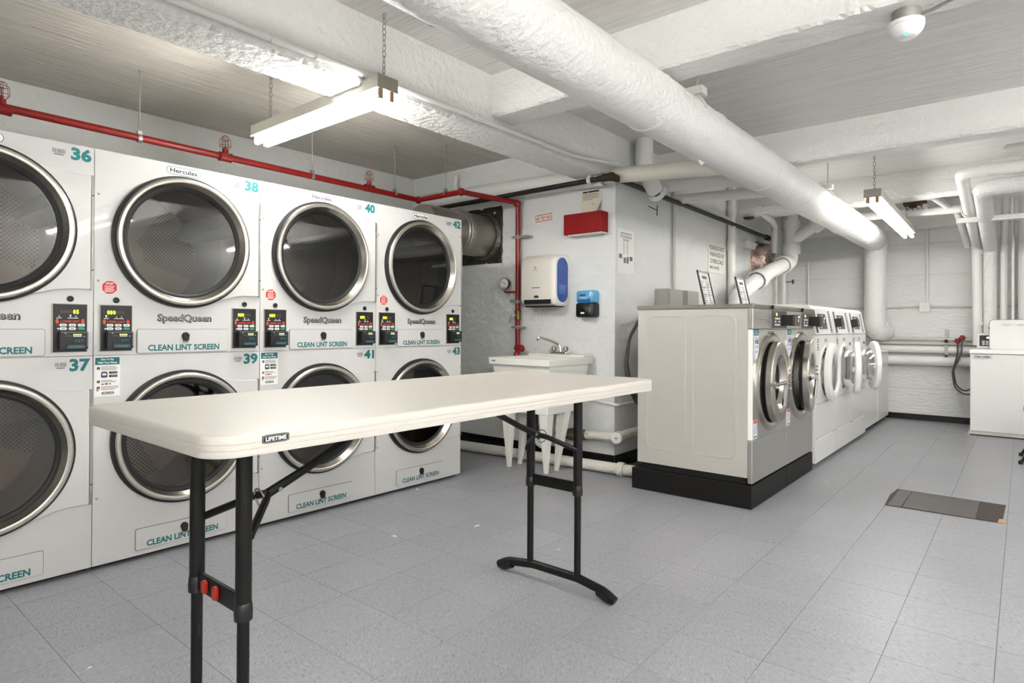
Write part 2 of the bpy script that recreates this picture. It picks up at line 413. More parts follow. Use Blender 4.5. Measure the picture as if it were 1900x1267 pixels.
beam(-2.82, Y0, 2.336, XS, YS, ZC, 'y')
beam(XS, 2.85, 2.43, X1, 3.07, ZC, 'x')
beam(XS, 5.12, 2.43, X1, 5.30, ZC, 'x')
beam(XS, 7.16, 2.43, X1, 7.38, ZC, 'x')
beam(XS, 8.98, 2.37, X1, Y1, ZC, 'x', amp=.002)
beam(XS, -.6, 2.43, X1, -.38, ZC, 'x')

struct(MB('wall').box(X0-.15, Y0, -.1, X0, YS+.1, ZC).build('wall_left'), 'white painted wall behind the dryers')
wa = struct(MB('wall').box(X0-.15, YS, -.1, XS-.001, YS+.15, ZC).build('wall_alcove'), 'white painted wall behind the utility sink')
ws = struct(MB('wall').box(XS-.15, YS+.0015, -.1, XS, Y1, ZC).build('wall_side'), 'white painted wall behind the washers')
wf = struct(MB('wall2').box(XS-.15, Y1+.006, -.1, X1, Y1+.15, ZC).build('wall_far'), 'white painted concrete far wall cast in courses')
zs = [0, .383, 1.02, 1.406, 1.803, 2.201, 2.69]
for k in range(6):
    n = 60; L = X1-XS; mb = MB('wall2'); vs = []
    for i in range(n+1):
        x = XS+L*i/n
        zt = zs[k+1]-.004+random.gauss(0, .0035); zb = zs[k]+.004+random.gauss(0, .0035)
        vs += [(x, Y1+.007, zb), (x, Y1, zb+.006), (x, Y1+random.gauss(0, .0012), (zb+zt)/2), (x, Y1, zt-.006), (x, Y1+.007, zt)]
    fs = [(i*5+q, i*5+q+1, i*5+q+6, i*5+q+5) for i in range(n) for q in range(4)]
    mb.add(vs, fs).build('wall_course', wf)
struct(MB('wall').box(X1, Y0, -.1, X1+.15, Y1+.15, ZC).build('wall_right'))
struct(MB('wall').box(X0-.15, Y0-.15, -.1, X1+.15, Y0, ZC).build('wall_rear'))
def base_tiles(name, p0, p1, off, h=.095, L=.305, cuts=None):
    p0, p1 = Vector(p0), Vector(p1); d = (p1-p0); ln = d.length; d.normalize(); nn = V(d.y, -d.x, 0)
    root = None; s = 0; ps = cuts or []
    if not ps:
        while s < ln: ps.append((s, min(ln, s+L))); s += L
    bk = MB('subfloor').prism([(0, 0), (ln, 0), (ln, h-.003), (0, h-.003)], (p0, d, V(0, 0, 1), nn), 0, .004).build(name); struct(bk, 'black tile skirting')
    for a, b_ in ps:
        MB('basetile').prism([(a+.001, .001), (b_-.001, .001), (b_-.001, h), (a+.001, h)], (p0, d, V(0, 0, 1), nn), .001, .011).build('skirting_tile', bk)
base_tiles('baseboard_alcove', (X0, YS, 0), (XS, YS, 0), 0, h=.10, L=.42)
base_tiles('baseboard_side', (XS, YS, 0), (XS, Y1, 0), 0, h=.10, L=.61)
base_tiles('baseboard_far', (XS, Y1, 0), (X1, Y1, 0), 0, h=.075, L=.61)

# ------------------------------------------------------------------ fluorescent fixtures
def chain(parent, p0, p1, link=.034):
    p0, p1 = Vector(p0), Vector(p1); n = max(2, round((p1-p0).length/(link*.78))); first = None
    for i in range(n):
        c = p0.lerp(p1, (i+.5)/n); pts = []
        for a in range(12):
            t = 2*PI*a/12; e_ = .009*math.cos(t); f_ = link/2*math.sin(t); pts.append((e_, 0, f_))
        if first is None: first = MB('zinc').tube(pts, .0022, 5, closed=True).build('chain_link', parent, c); o = first
        else:
            o = bpy.data.objects.new('chain_link', first.data); COL.objects.link(o); o.parent = parent; o.location = c
        o.rotation_euler = (random.uniform(-.1, .1), random.uniform(-.1, .1), (i % 2)*PI/2+random.uniform(-.2, .2))
def fixture(L, loc, rz, label, chains, ztop, strip=False):
    t = thing('fluorescent_light', loc, label, 'light', None, rz)
    hw = .04 if strip else .06
    MB('fixture').box(0, -hw, 0, L, hw, .062).build('housing', t, bev=.003)
    for x in (-.002, L+.002):
        o = MB('fixend').box(-.003, -.0615, -.004, .003, .0615, .064)
        o.build('end_plate', t, (x, 0, 0), bev=.001)
    for yy in ((-.095, .095) if strip else (-.033, .033)):
        MB('tubefill' if strip else ('tube' if L < 2 else 'tube3')).cyl((.03, yy, -.038), (L-.03, yy, -.038), .0165, 14).build('lamp_tube', t)
        for x in (.006, L-.026):
            mb = MB('socket').box(x, yy-.013, -.048, x+.02, yy+.013, 0); mb.build('lamp_holder', t, bev=.004)
    if not strip: MB('fixture').add([(.02, -.06, 0), (L-.02, -.06, 0), (L-.02, 0, .003), (.02, 0, .003), (L-.02, .06, 0), (.02, .06, 0)], [(0, 1, 2, 3), (3, 2, 4, 5)]).build('reflector', t)
    for cx in chains: chain(t, (cx, 0, ztop-loc[2]), (cx, 0, .062))
    return t
fixture(1.245, (-3.665, 1.945, 2.30), 0, 'short twin tube fluorescent light hanging on chains above the folding table', (.13, 1.215), ZC)
fixture(2.44, (-.945, 5.70, 2.20), PI/2+.018, 'long twin tube fluorescent light hanging beside the big pipe at the far end', (.10, 2.2), ZC)
fixture(2.30, (.3, -1.3, 2.30), 0, 'added unseen twin tube fill light at the rear of the room, farthest behind the viewpoint', (.2, 2.1), ZC, True)  # this and the next three are added, out of view, to brighten the room
fixture(2.30, (.3, .30, 2.30), 0, 'added unseen twin tube fill light crossing the room just right of the viewpoint', (.2, 2.1), ZC, True)
fixture(1.95, (.68, 2.32, 2.30), 0, 'added unseen twin tube fill light crossing the right half of the room midway along', (.2, 1.75), ZC, True)
fixture(1.245, (1.4, 4.54, 2.30), 0, 'shortest open twin tube fill light, added out of view, by the right hand wall', (.13, 1.115), ZC, True)

# ------------------------------------------------------------------ stacked dryers
XD, YD, WD = -3.2815, .949, .80
def plate_hole(mb, a0, b0, a1, b1, ca, cb_, R, fr, n=64):
    angs = sorted(set([2*PI*i/n for i in range(n)]+[math.atan2(b-cb_, a-ca) % (2*PI) for a in (a0, a1) for b in (b0, b1)]))
    o, r, u, nn = fr; vs = []; k = len(angs)
    for t in angs:
        c, s = math.cos(t), math.sin(t)
        tx = ((a1-ca)/c if c > 1e-9 else (a0-ca)/c if c < -1e-9 else 1e9); ty = ((b1-cb_)/s if s > 1e-9 else (b0-cb_)/s if s < -1e-9 else 1e9)
        q = min(tx, ty); vs += [o+r*(ca+R*c)+u*(cb_+R*s), o+r*(ca+q*c)+u*(cb_+q*s), o+r*(ca+q*c)+u*(cb_+q*s)-nn*.02]
    fs = []
    for i in range(k):
        j = (i+1) % k; fs += [(i*3, i*3+1, j*3+1, j*3), (i*3+1, i*3+2, j*3+2, j*3+1)]
    return mb.add(vs, fs)
def dryer_door(t, cz, lower):
    ca = .40
    poly = [(ca+.316*math.cos(a), .316*math.sin(a)) for a in [math.radians(-60+120*i/24) for i in range(25)]]
    top = [(ca+.168, .285), (ca+.20, .281), (ca+.25, .268), (ca+.30, .260), (ca+.385, .258)]
    bot = [(ca+.385, -.258), (ca+.30, -.260), (ca+.25, -.266), (ca+.20, -.281), (ca+.168, -.288)]
    pts = [(a, cz+b) for a, b in poly+top+bot]
    d = MB('enamel').prism(pts, FX(0), .0005, .014).build('door', t, bev=.004)
    MB('rubber').lathe((0, ca, cz), (1, 0, 0), [(.30, .0015), (.332, .0015), (.332, .016), (.318, .018), (.316, .014)], 72).build('door_gasket', d)
    MB('steelring').lathe((0, ca, cz), (1, 0, 0), [(.319, .002), (.319, .034), (.313, .041), (.303, .043), (.296, .040), (.291, .031), (.283, .016), (.274, .000), (.270, -.012)], 72).build('door_ring', d)
    MB('rubber').lathe((0, ca, cz), (1, 0, 0), [(.281, .006), (.273, .008), (.262, .003), (.258, -.012), (.27, -.02)], 64).build('glass_seal', d)
    MB('glassdryer').lathe((0, ca, cz), (1, 0, 0), [(.262, -.003), (.0, -.002)], 56).build('door_glass', d)
    hb = MB('steeldark').box(.0005, .786, cz-.262, .011, .7965, cz+.262)
    hb.use('zinc').box(.011, .787, cz-.2, .014, .796, cz+.2)
    hb.use('black')
    for z in (cz-.17, cz+.17): hb.lathe((.014, .7915, z), (1, 0, 0), [(.0035, 0), (.0035, .002), (0, .002)], 8)
    hb.build('hinge', d)
    MB('drum').lathe((0, 0, 0), (1, 0, 0), [(.30, -.006), (.298, -.05), (.37, -.06), (.37, -.78), (.20, -.80), (0, -.80)], 72).build('drum', t, (0, ca, cz))
    bf = MB('drumplain')
    for q in range(3):
        a = math.radians(25+120*q); rdir = V(0, math.cos(a), math.sin(a)); tdir = V(0, -math.sin(a), math.cos(a)); c = V(0, ca, cz)
        sec = [(.368, -.075), (.30, -.022), (.285, 0), (.30, .022), (.368, .075)]
        vs = [c+rdir*r_+tdir*w_+V(x, 0, 0) for x in (-.08, -.77) for r_, w_ in sec]
        bf.add(vs, [(0, 1, 2, 3, 4), (9, 8, 7, 6, 5)]+[(i, i+1, i+6, i+5) for i in range(4)])
    bf.build('drum_baffles', t)
def lint_door(t, z0, z1):
    d = MB('enamel').prism(rrect(.181, z0, .617, z1, .008, 3), FX(0), .0004, .006).build('lint_door', t, bev=.0015)
    MB('greyink').prism(rrect(.1785, z0-.0022, .6195, z1+.0022, .009, 3), FX(0), .0002, .0009).build('door_gap', d)
    zk = z1-.032
    kb = MB('black').lathe((.006, .402, zk), (1, 0, 0), [(.0185, 0), (.0185, .006), (.015, .013), (.006, .014), (0, .012)], 20)
    kb.use('black').prism(rrect(.388, zk-.028, .416, zk+.004, .012, 4), FX(.006), 0, .012)
    kb.use('zinc').prism(rrect(.391, zk-.037, .413, zk-.024, .004, 3), FX(.006), 0, .008)
    kb.build('latch', d)
    MB('teal').text('CLEAN LINT SCREEN', FX(.0061), .40, z0+.011, .0285, .345, bold=.035).build('lettering', d)
def ctrl(t, y0, y1, z0, z1, upper):
    w_ = y1-y0; h = z1-z0
    p = MB('zinc').rect(FX(0), y0-.004, z0-.003, y1+.003, z1+.003, .0003, .004).use('black').rect(FX(0), y0, z0, y1, z1, .0045, .002).build('control_panel', t)
    f = FX(.0067, y0, z0)
    lt = MB('orange').text('UPPER UNIT' if upper else 'LOWER UNIT', f, w_*.5, h*.615, .0105, w_*.56, bold=.01)
    for a in (.115, .875):
        c = w_*a; b0 = h*.605; s_ = 1 if upper else -1; m = b0+.0075
        lt.add([f[0]+f[1]*(c+x)+f[2]*(m+s_*y)+f[3]*.0006 for x, y in ((-.009, -.001), (.009, -.001), (0, .012), (-.0045, -.001), (.0045, -.001), (.0045, -.011), (-.0045, -.011))], [(0, 1, 2), (3, 6, 5, 4)])
    lt.build('unit_lettering', p)
    im = MB('ledwhite')
    for a, lit in ((.17, upper), (.50, not upper), (.66, False)):
        im.use('ledwhite' if lit else 'greyink').rect(f, w_*a-.003, h*.765, w_*a+.003, h*.775, .0004)
        im.use('white').rect(f, w_*a-.002, h*.735, w_*a+.003, h*.75, .0004); im.rect(f, w_*a-.010, h*.705, w_*a+.010, h*.716, .0004)
    im.build('indicator_lights', p)['kind'] = 'stuff'
    for r_ in range(2):
        for q in range(3):
            a = w_*(.19+.27*q); b_ = h*(.535-.075*r_)
            bt = MB('green' if (q == 2 and r_ == 1) else 'white').prism(rrect(a, b_, a+w_*.2, b_+h*.055, .003, 2), f, 0, .0018)
            if not (q == 2 and r_ == 1): bt.use('greyink').rect(f, a+.005, b_+.004, a+w_*.2-.005, b_+h*.055-.004, .0019)
            bt.use('ledwhite' if (r_ == 1 and q == 0) else 'greyink').rect(f, a-.0075, b_+.004, a-.0035, b_+.008, .0005)
            bt.build('button', p)
    c0, c1, d0, d1 = w_*.14, w_*.97, h*.05, h*.43
    cr_ = MB('black').prism(rrect(c0, d0, c1, d1, .006, 3), f, 0, .034)
    f2 = FX(.0067+.034, y0, z0)
    cr_.use('zinc').rect(f2, c0+.004, d1-.0045, c1-.002, d1-.003, .0004); cr_.rect(f2, c1-.0035, d0+.012, c1-.002, d1-.003, .0004)
    cr_.use('ledcells')
    for i in range(4): cr_.rect(f2, w_*(.52+.065*i), h*.345, w_*(.52+.065*i)+w_*.05, h*.375, .0005)
    cr_.use('white').rect(f2, w_*.52, h*.318, w_*.77, h*.33, .0005)
    cr_.use('ledblue').rect(f2, w_*.83, h*.318, w_*.86, h*.332, .0005)
    cr_.use('scotch')
    for i in range(3): cr_.add([f2[0]+f2[1]*(w_*(.56+.09*i)+x)+f2[2]*(h*.235+y)+f2[3]*.0005 for x, y in ((0, 0), (.009, .010), (.009, -.010))], [(0, 1, 2)])
    cr_.prism(rrect(w_*.32, h*.075, w_*.86, h*.145, .006, 3), f2, 0, .008)
    cr_.use('greyink').rect((f2[0]+V(.0082, 0, 0), f2[1], f2[2], f2[3]), w_*.42, h*.10, w_*.78, h*.112, .0004)
    cr_.use('white').rect(f2, w_*.28, h*.38, w_*.31, h*.395, .0005); cr_.use('greyink').rect(f2, w_*.3, h*.33, w_*.47, h*.338, .0005)
    cr_.build('card_reader', p)
    return p
def digits(p, y0, y1, z0, z1, s, on):
    w_ = y1-y0; h = z1-z0; f = FX(.0067, y0, z0); d = MB('led')
    for i in range(6):
        lit = i in on; a = w_*(.20+.095*i)
        d.use('led' if lit else 'leddim').text(s[i], f, a+w_*.04, h*.805, .0175, w_*.072, bold=.02 if lit else 0)
    d.build('display_digits', p)
def barcode(t, y0, y1, z0, z1):
    mb = MB('greyink'); y = y0; rnd = random.Random(3)
    while y < y1-.002:
        q = rnd.uniform(.0015, .004); mb.rect(FX(0), y, z0, y+q, z1, .0006); y += q+rnd.uniform(.0015, .003)
    mb.rect(FX(0), y0+.006, z0-.008, y1-.008, z0-.003, .0006)
    return mb.build('barcode_sticker', t)
def badge(mb, fr, a, b_, wd, h, d=.0006, outline='teal'):
    mb.use(outline).prism(rrect(a-wd/2, b_-h/2, a+wd/2, b_+h/2, h*.49, 6), fr, d*.3, d)
    mb.use('paper').prism(rrect(a-wd/2+h*.07, b_-h*.43, a+wd/2-h*.07, b_+h*.43, h*.42, 6), fr, d*.5, d*1.3)
    mb.use('ink').text('Hercules', fr, a, b_-h*.24, h*.55, wd*.80, bold=.03, d=d*1.8)
    return mb

t = thing('stacked_dryer', (XD, YD, 0), 'white stacked dryer numbered 38 above and 39 below, seen whole behind the near table end', 'dryer', 'white stacked dryers along the left wall')
bd = MB('enamel').add([(x, y, z) for x in (-1.05, -.02) for y in (.0015, .7985) for z in (.03, 1.94)], [(0, 1, 3, 2), (0, 4, 5, 1), (2, 3, 7, 6), (0, 2, 6, 4), (1, 5, 7, 3)])
bd.use('rubber').box(-1.0, .01, 0, -.045, .79, .03)
bd.build('body', t)
plate_hole(MB('enamel'), .0015, .9905, .7985, 1.94, .40, 1.55, .315, FX(0)).build('upper_front_panel', t)
plate_hole(MB('enamel'), .0015, .022, .7985, .9885, .40, .574, .315, FX(0)).build('lower_front_panel', t)
dryer_door(t, 1.55, False); dryer_door(t, .574, True)
lint_door(t, .992+.004, 1.110); lint_door(t, .047, .148)
cu = ctrl(t, .027, .156, 1.010, 1.222, True); cl = ctrl(t, .646, .773, 1.010, 1.222, False)
for y in (.091, .710):
    MB('black').lathe((0, y, 1.247), (1, 0, 0), [(.0135, 0), (.0135, .005), (.008, .007), (.005, .005), (0, .005)], 18).build('key_lock', t)
for z in (1.735, 1.335, .83, .33):
    MB('zinc').lathe((0, .018, z), (1, 0, 0), [(.0055, 0), (.0055, .002), (.002, .003), (0, .002)], 10).build('screw', t)
lg = MB('ink').text('SpeedQueen', FX(0), .402, 1.152, .033, .262, bold=.055, d=.0012)
lg.use('zinc').text('SpeedQueen', FX(0), .402, 1.1545, .0285, .250, bold=.0, d=.0018); lg.build('brand_lettering', t)
badge(MB(), FX(0), .391, 1.908, .165, .040).build('badge', t)
ss = MB('white').prism([(.064+.0345*math.cos(PI/8+PI/4*i), 1.306+.0345*math.sin(PI/8+PI/4*i)) for i in range(8)], FX(0), .0003, .0008)
ss.use('stopred').prism([(.064+.0325*math.cos(PI/8+PI/4*i), 1.306+.0325*math.sin(PI/8+PI/4*i)) for i in range(8)], FX(0), .0005, .0011)
ss.use('white').text('STOP', FX(0), .064, 1.319, .010, .030, bold=.03, d=.0015)
for i in range(6): ss.rect(FX(0), .064-.021+.002*(i % 2), 1.3115-i*.0055, .064+.021-.003*(i % 3), 1.3135-i*.0055, .0015)
ss.build('stop_sticker', t)
barcode(t, .640, .690, 1.889, 1.908); barcode(t, .655, .700, .944, .962)
D0 = t
def finish(t, up_no, lo_no, updig, lodig, howto):
    MB('tealbright').text(up_no, FX(0), .789, 1.874, .052, .080, al='r', bold=.045).build('number_lettering', t)
    MB('teal').text(lo_no, FX(0), .789, .925, .052, .080, al='r', bold=.045).build('number_lettering', t)
    ps = [c for c in t.children if c.name.startswith('control_panel')]
    ps.sort(key=lambda o: o.data.vertices[0].co.y)
    digits(ps[0], .027, .156, 1.010, 1.222, *updig); digits(ps[1], .646, .773, 1.010, 1.222, *lodig)
    if howto:
        h = MB('paper').rect(FX(0), .006, .800, .110, .982, .0002, .0004)
        h.use('teal').rect(FX(0), .008, .946, .108, .980, .0005, .0003)
        h.use('white').text('How To Pay', FX(0), .058, .967, .0085, .052, bold=.03, d=.0012); h.text('With Your Phone', FX(0), .058, .952, .0085, .080, bold=.03, d=.0012)
        for i, (n_, z) in enumerate((('1', .930), ('2', .868), ('3', .840))):
            h.use('ink').lathe((.0006, .0215, z), (1, 0, 0), [(.0068, 0), (.0068, .0003), (0, .0003)], 14); h.use('white').text(n_, FX(0), .0215, z-.0038, .0075, d=.0013)
        h.use('greyink')
        for z, a in ((.936, .06), (.929, .068), (.922, .063), (.873, .045), (.8665, .062), (.844, .072), (.8375, .070), (.831, .058)): h.rect(FX(0), .032, z-.0016, .032+a, z+.0012, .0008)
        h.use('navy').prism(rrect(.032, .886, .058, .914, .005, 3), FX(0), .0004, .0009); h.use('white').rect(FX(0), .037, .897, .053, .906, .0011)
        h.use('ink').rect(FX(0), .064, .903, .099, .914, .0008); h.rect(FX(0), .064, .887, .099, .898, .0008)
        h.use('greyink').rect(FX(0), .073, .906, .096, .911, .001); h.rect(FX(0), .073, .890, .096, .895, .001)
        h.use('stopred').rect(FX(0), .048, .853, .060, .861, .0008); h.use('greyink').rect(FX(0), .033, .853, .045, .859, .0008); h.rect(FX(0), .064, .854, .073, .860, .0008)
        h.use('ink').prism(rrect(.034, .808, .086, .820, .006, 4), FX(0), .0004, .0008); h.use('paper').text('HERCULES', FX(0), .060, .8105, .007, .044, bold=.02, d=.0011)
        h.build('instruction_sticker', t)
D1 = dup(D0, 'white stacked dryer numbered 36 above and 37 below, at the left edge', (XD, YD-WD, 0))
D2 = dup(D0, 'white stacked dryer numbered 40 above and 41 below, third along from the left', (XD, YD+WD, 0))
D3 = dup(D0, 'white stacked dryer numbered 42 above and 43 below, beside the utility sink', (XD, YD+2*WD, 0))
on80 = ('080888', (0, 1, 2))
finish(D1, '36', '37', on80, ('888805', (4, 5)), True)
finish(D0, '38', '39', on80, on80, True)
finish(D2, '40', '41', on80, on80, True)
finish(D3, '42', '43', on80, on80, False)
mb = MB('cloth'); rnd = random.Random(5)
for i in range(14): mb.sphere((XD-.3+rnd.uniform(-.12, .15), .35+rnd.uniform(-.14, .18), .30+rnd.uniform(-.02, .07)), rnd.uniform(.04, .07), 6, .6)
mb.build('laundry', D1).matrix_parent_inverse = Matrix.Translation(D1.location).inverted()

# ------------------------------------------------------------------ folding table
TX, TY = -1.575, 1.472; HX, HY = .383, .932
t = thing('folding_table', (TX, TY, 0), 'ivory plastic folding table with dark steel legs in the middle of the floor', 'table')
def loft(mb, rings, cap0=True, cap1=True, sm=True):
    k = len(rings[0]); vs = [p for r in rings for p in r]; fs = []
    for i in range(len(rings)-1):
        for j in range(k): j2 = (j+1) % k; fs.append((i*k+j, i*k+j2, (i+1)*k+j2, (i+1)*k+j))
    if cap0: fs.append(tuple(range(k))[::-1])
    if cap1: fs.append(tuple((len(rings)-1)*k+j for j in range(k)))
    return mb.add(vs, fs, sm)
prof = [(-.03, .873), (-.006, .867), (-.001, .868), (0, .871), (0, .8795), (-.0016, .8805), (-.0016, .882), (0, .883), (0, .8915), (-.0016, .8925), (-.0016, .894), (0, .895), (0, .9055), (-.0015, .9105), (-.005, .9135), (-.010, .9145), (-.018, .9145)]
rings = [[(a, b_, z) for a, b_ in rrect(-HX-i, -HY-i, HX+i, HY+i, .07+i, 8)] for i, z in prof]
top = loft(MB('plastictop'), rings).build('tabletop', t, ang=50)
sc_ = MB('greyink')
sc_.add([(-.16, -.80, .9148), (-.152, -.78, .9148), (-.150, -.78, .9148), (-.158, -.80, .9148), (-.10, -.845, .9148), (-.085, -.80, .9148), (-.083, -.80, .9148), (-.098, -.845, .9148)], [(0, 1, 2, 3), (4, 5, 6, 7)]).build('scratch', top)
lb = MB('ink'); yc = .672-TY; fr = FX(HX, yc, .898)
lb.prism([(-.030, -.0075), (-.020, -.0095), (.020, -.0095), (.030, -.0075), (.030, .0065), (.020, .0085), (-.020, .0085), (-.030, .0065)], fr, .0002, .0008)
lb.use('zinc').prism([(-.0285, -.0063), (-.019, -.0083), (.019, -.0083), (.0285, -.0063), (.0285, .0053), (.019, .0073), (-.019, .0073), (-.0285, .0053)], fr, .0006, .001)
lb.use('ink').prism([(-.0275, -.0055), (-.019, -.0073), (.019, -.0073), (.0275, -.0055), (.0275, .0045), (.019, .0063), (-.019, .0063), (-.0275, .0045)], fr, .0008, .0012)
lb.use('paper').text('LIFETIME', fr, 0, -.0045, .0085, .046, bold=.03, d=.0016); lb.build('maker_plate', top)
for sgn, y in ((-1, .74-TY), (1, 2.2-TY)):
    xs = (-.137, .117)
    for x in xs:
        l = MB('powder').cyl((x, y, .425), (x, y, .875), .0192, 20).build('leg', t)
        MB('powder').cyl((x, y, .062), (x, y, .44), .0145, 18).build('lower_tube', l)
        MB('black').lathe((x, y, .415), (0, 0, 1), [(.0145, 0), (.0215, .002), (.0222, .02), (.0205, .042), (.019, .044)], 20).build('collar', l)
        if x < 0: MB('rubber').rect(FX(x+.0146, y, 0), -.003, .30, .003, .335, 0, .0006).build('slot', l)
    cbm = MB('powder').box(xs[0], y-.007, .425, xs[1], y+.007, .472).build('crossbar', t, bev=.003)
    if sgn < 0:
        for x in (-.065, -.005): MB('button').prism(rrect(x-.011, .432, x+.011, .466, .008, 4), FY(y-.007), 0, .011).build('release_button', cbm, bev=.003)
    pts = fillet([(-.32, y, .018), (-.27, y, .045), (-.12, y, .066), (.12, y, .066), (.25, y, .045), (.30, y, .018)], .2)
    ft = MB('powder').tube(pts, .0185, 14).build('foot_bar', t)
    for s_, x in ((-1, -.315), (1, .295)):
        c = MB('black').lathe((x-s_*.075, y, .0415), V(s_*.85, 0, -.34), [(.0195, 0), (.0225, .006), (.0215, .05), (.013, .078), (0, .086)], 16); c.build('foot_cap', ft)
    jy = y-sgn*.125; J = V(0.0, jy, .676)
    br = MB('powder')
    for x in xs: br.tube([(x, y-sgn*.015, .612), (x*.25, jy+sgn*.02, .668), tuple(J)], [.0105, .0105, .011], 8)
    br.tube([tuple(J), (0, y-sgn*.25, .727), (0, y-sgn*.56, .872)], [.014, .012, .012], 8)
    b_ = br.build('folding_brace', t)
    pts = [(0, jy+sgn*.012*0+.004*math.cos(a), .676) for a in (0,)]
    MB('zinc').tube([(.026*math.cos(a), jy+sgn*.022+.006*math.sin(a)*sgn, .668+.026*math.sin(a)) for a in [2*PI*i/18 for i in range(18)]], .0025, 6, closed=True).build('locking_ring', b_)
    MB('zinc').cyl((-.016, jy-sgn*.03, .684), (.016, jy-sgn*.03, .684), .006, 10).build('rivet', b_)

# ------------------------------------------------------------------ steel front-load washers on bases
XW = -1.30
def steel_base(y0, y1, label):
    t = MB('pedestal').box(XW-.834, y0+.002, 0, XW, y1-.002, .145).build('machine_base', None, bev=.004); tag(t, label, 'base', 'black washer bases'); return t
steel_base(3.906, 4.642, 'near black steel base under the closer stainless washer')
steel_base(4.642, 5.345, 'far black steel base under the stainless washer next to the white washers')
def steel_washer(y0, ang, label):
    W = .716
    t = thing('front_load_washer', (XW, y0, .145), label, 'washing machine', 'stainless front load washers')
    MB('satin').box(-.80, .008, .065, -.03, W-.004, 1.112).use('rubber').box(-.78, .03, 0, -.05, W-.02, .066).build('body', t)
    sp_ = MB('satin').rect(FY(.008), -.797, .045, -.032, 1.105, 0, .006).build('side_panel', t)
    for a0, a1 in ((-.728, -.445), (-.392, -.107)):
        pts = [(a, .002, b_) for a, b_ in rrect(a0, .152, a1, 1.064, .05, 6)]
        MB('satin').tube(pts, .0032, 6, closed=True).build('pressed_outline', sp_)
    MB('steeldark').box(-.805, -.002, 1.112, .004, W, 1.141).build('top_trim', t, bev=.004)
    MB('black').lathe((.004, .36, 1.128), (1, 0, 0), [(.013, 0), (.013, .014), (.008, .016), (0, .016)], 14).build('top_lock', t)
    MB('steel').box(-.03, 0, .982, 0, W-.003, 1.112).build('fascia', t, bev=.003)
    plate_hole(MB('steel'), .012, .285, W-.004, .978, .365, .63, .262, FX(-.002)).build('front_panel', t)
    MB('doorwhite').box(-.03, 0, .285, -.003, .011, .978).build('front_edge', t)
    MB('steel').box(-.03, 0, .012, -.002, W-.004, .281).build('lower_panel', t, bev=.003)
    MB('zinc').box(-.032, -.001, .282, -.003, W-.004, .2845).build('panel_joint', t)
    # control panel
    p = MB('charcoal').rect(FX(0), .385, .988, .700, 1.107, 0, .004).build('control_panel', t)
    kb = MB('white')
    for i in range(3):
        for j in range(3):
            if (i, j) != (1, 1): kb.rect(FX(.004), .430+.040*i, 1.005+.021*j, .455+.040*i, 1.017+.021*j, 0, .002)
    kb.use('led').rect(FX(.004), .455, 1.072, .478, 1.09, 0, .0006); kb.build('keypad', p)['kind'] = 'stuff'
    c = MB('black').prism(rrect(.575, 1.005, .70, 1.080, .006, 3), FX(.004), 0, .075)
    c.use('charcoal').prism(rrect(.578, 1.003, .698, 1.082, .006, 3), FX(.079), 0, .012); c.use('ledwhite').rect(FX(.0915), .665, 1.06, .68, 1.072, 0, .001); c.use('white').rect(FX(.0915), .655, 1.03, .67, 1.05, 0, .001)
    c.build('card_reader', p)
    lt = MB('ink').text('SpeedQueen', FX(0), .135, 1.044, .019, .165, bold=.05, d=.001); lt.use('white').text('SpeedQueen', FX(0), .137, 1.046, .017, .16, bold=.01, d=.0016); lt.build('brand_lettering', t)
    hb = MB('steeldark').prism(rrect(.29, .925, .43, .968, .006, 3), FX(-.002), .0002, .0008); hb.use('ink').text('HERCULES', FX(-.002), .36, .936, .022, .12, bold=.01, d=.0012); hb.build('badge', t)
    s1 = MB('sticker').rect(FX(-.002), .022, .790, .115, .978, .0003, .0006); s1.use('teal').rect(FX(-.002), .022, .940, .115, .978, .001)
    s1.use('white').text('How To Pay', FX(-.002), .068, .963, .008, .055, bold=.03, d=.0015); s1.text('With Your Phone', FX(-.002), .068, .949, .008, .075, bold=.03, d=.0015)
    s1.use('navy').rect(FX(-.002), .045, .888, .066, .912, .001); s1.use('ink').rect(FX(-.002), .074, .901, .106, .912, .001); s1.rect(FX(-.002), .074, .888, .106, .898, .001)
    s1.use('greyink')
    for z in (.925, .918, .87, .863, .84, .833): s1.rect(FX(-.002), .045, z, .105, z+.003, .001)
    s1.build('instruction_sticker', t)
    s2 = MB('sticker').rect(FX(-.002), .016, .288, .09, .408, .0003, .0006); s2.use('orange').rect(FX(-.002), .02, .384, .086, .404, .001); s2.use('greyink')
    for i in range(6): s2.rect(FX(-.002), .024, .37-i*.009, .08, .373-i*.009, .001)
    s2.use('navy').rect(FX(-.002), .022, .298, .05, .306, .001); s2.rect(FX(-.002), .056, .298, .084, .306, .001); s2.build('warning_sticker', t)
    for z in (.97, .93): MB('doorwhite').rect(FX(-.002), W-.035, z-.1, W-.01, z-.068, 0, .006).build('hinge_cover', t)
    cy_, cz = .365, .63
    MB('steelring').lathe((0, cy_, cz), (1, 0, 0), [(.325, -.002), (.322, .010), (.305, .020), (.285, .022), (.262, .012), (.255, -.01), (.25, -.05)], 64).build('porthole_rim', t)
    MB('rubber').lathe((0, cy_, cz), (1, 0, 0), [(.252, -.03), (.235, -.06), (.225, -.10)], 48).build('door_seal', t)
    MB('drumdark').lathe((0, cy_, cz), (1, 0, 0), [(.228, -.09), (.26, -.11), (.26, -.5), (0, -.52)], 48).build('drum', t)
    hy = cy_+.27
    d = MB('steelring').lathe((-.012, -.27, 0), (1, 0, 0), [(.262, 0), (.268, .006), (.268, .038), (.262, .045), (.200, .048), (.178, .044), (.168, .030), (.160, .0)], 64).build('door', t, (0.01, hy, cz))
    d.rotation_euler.z = ang
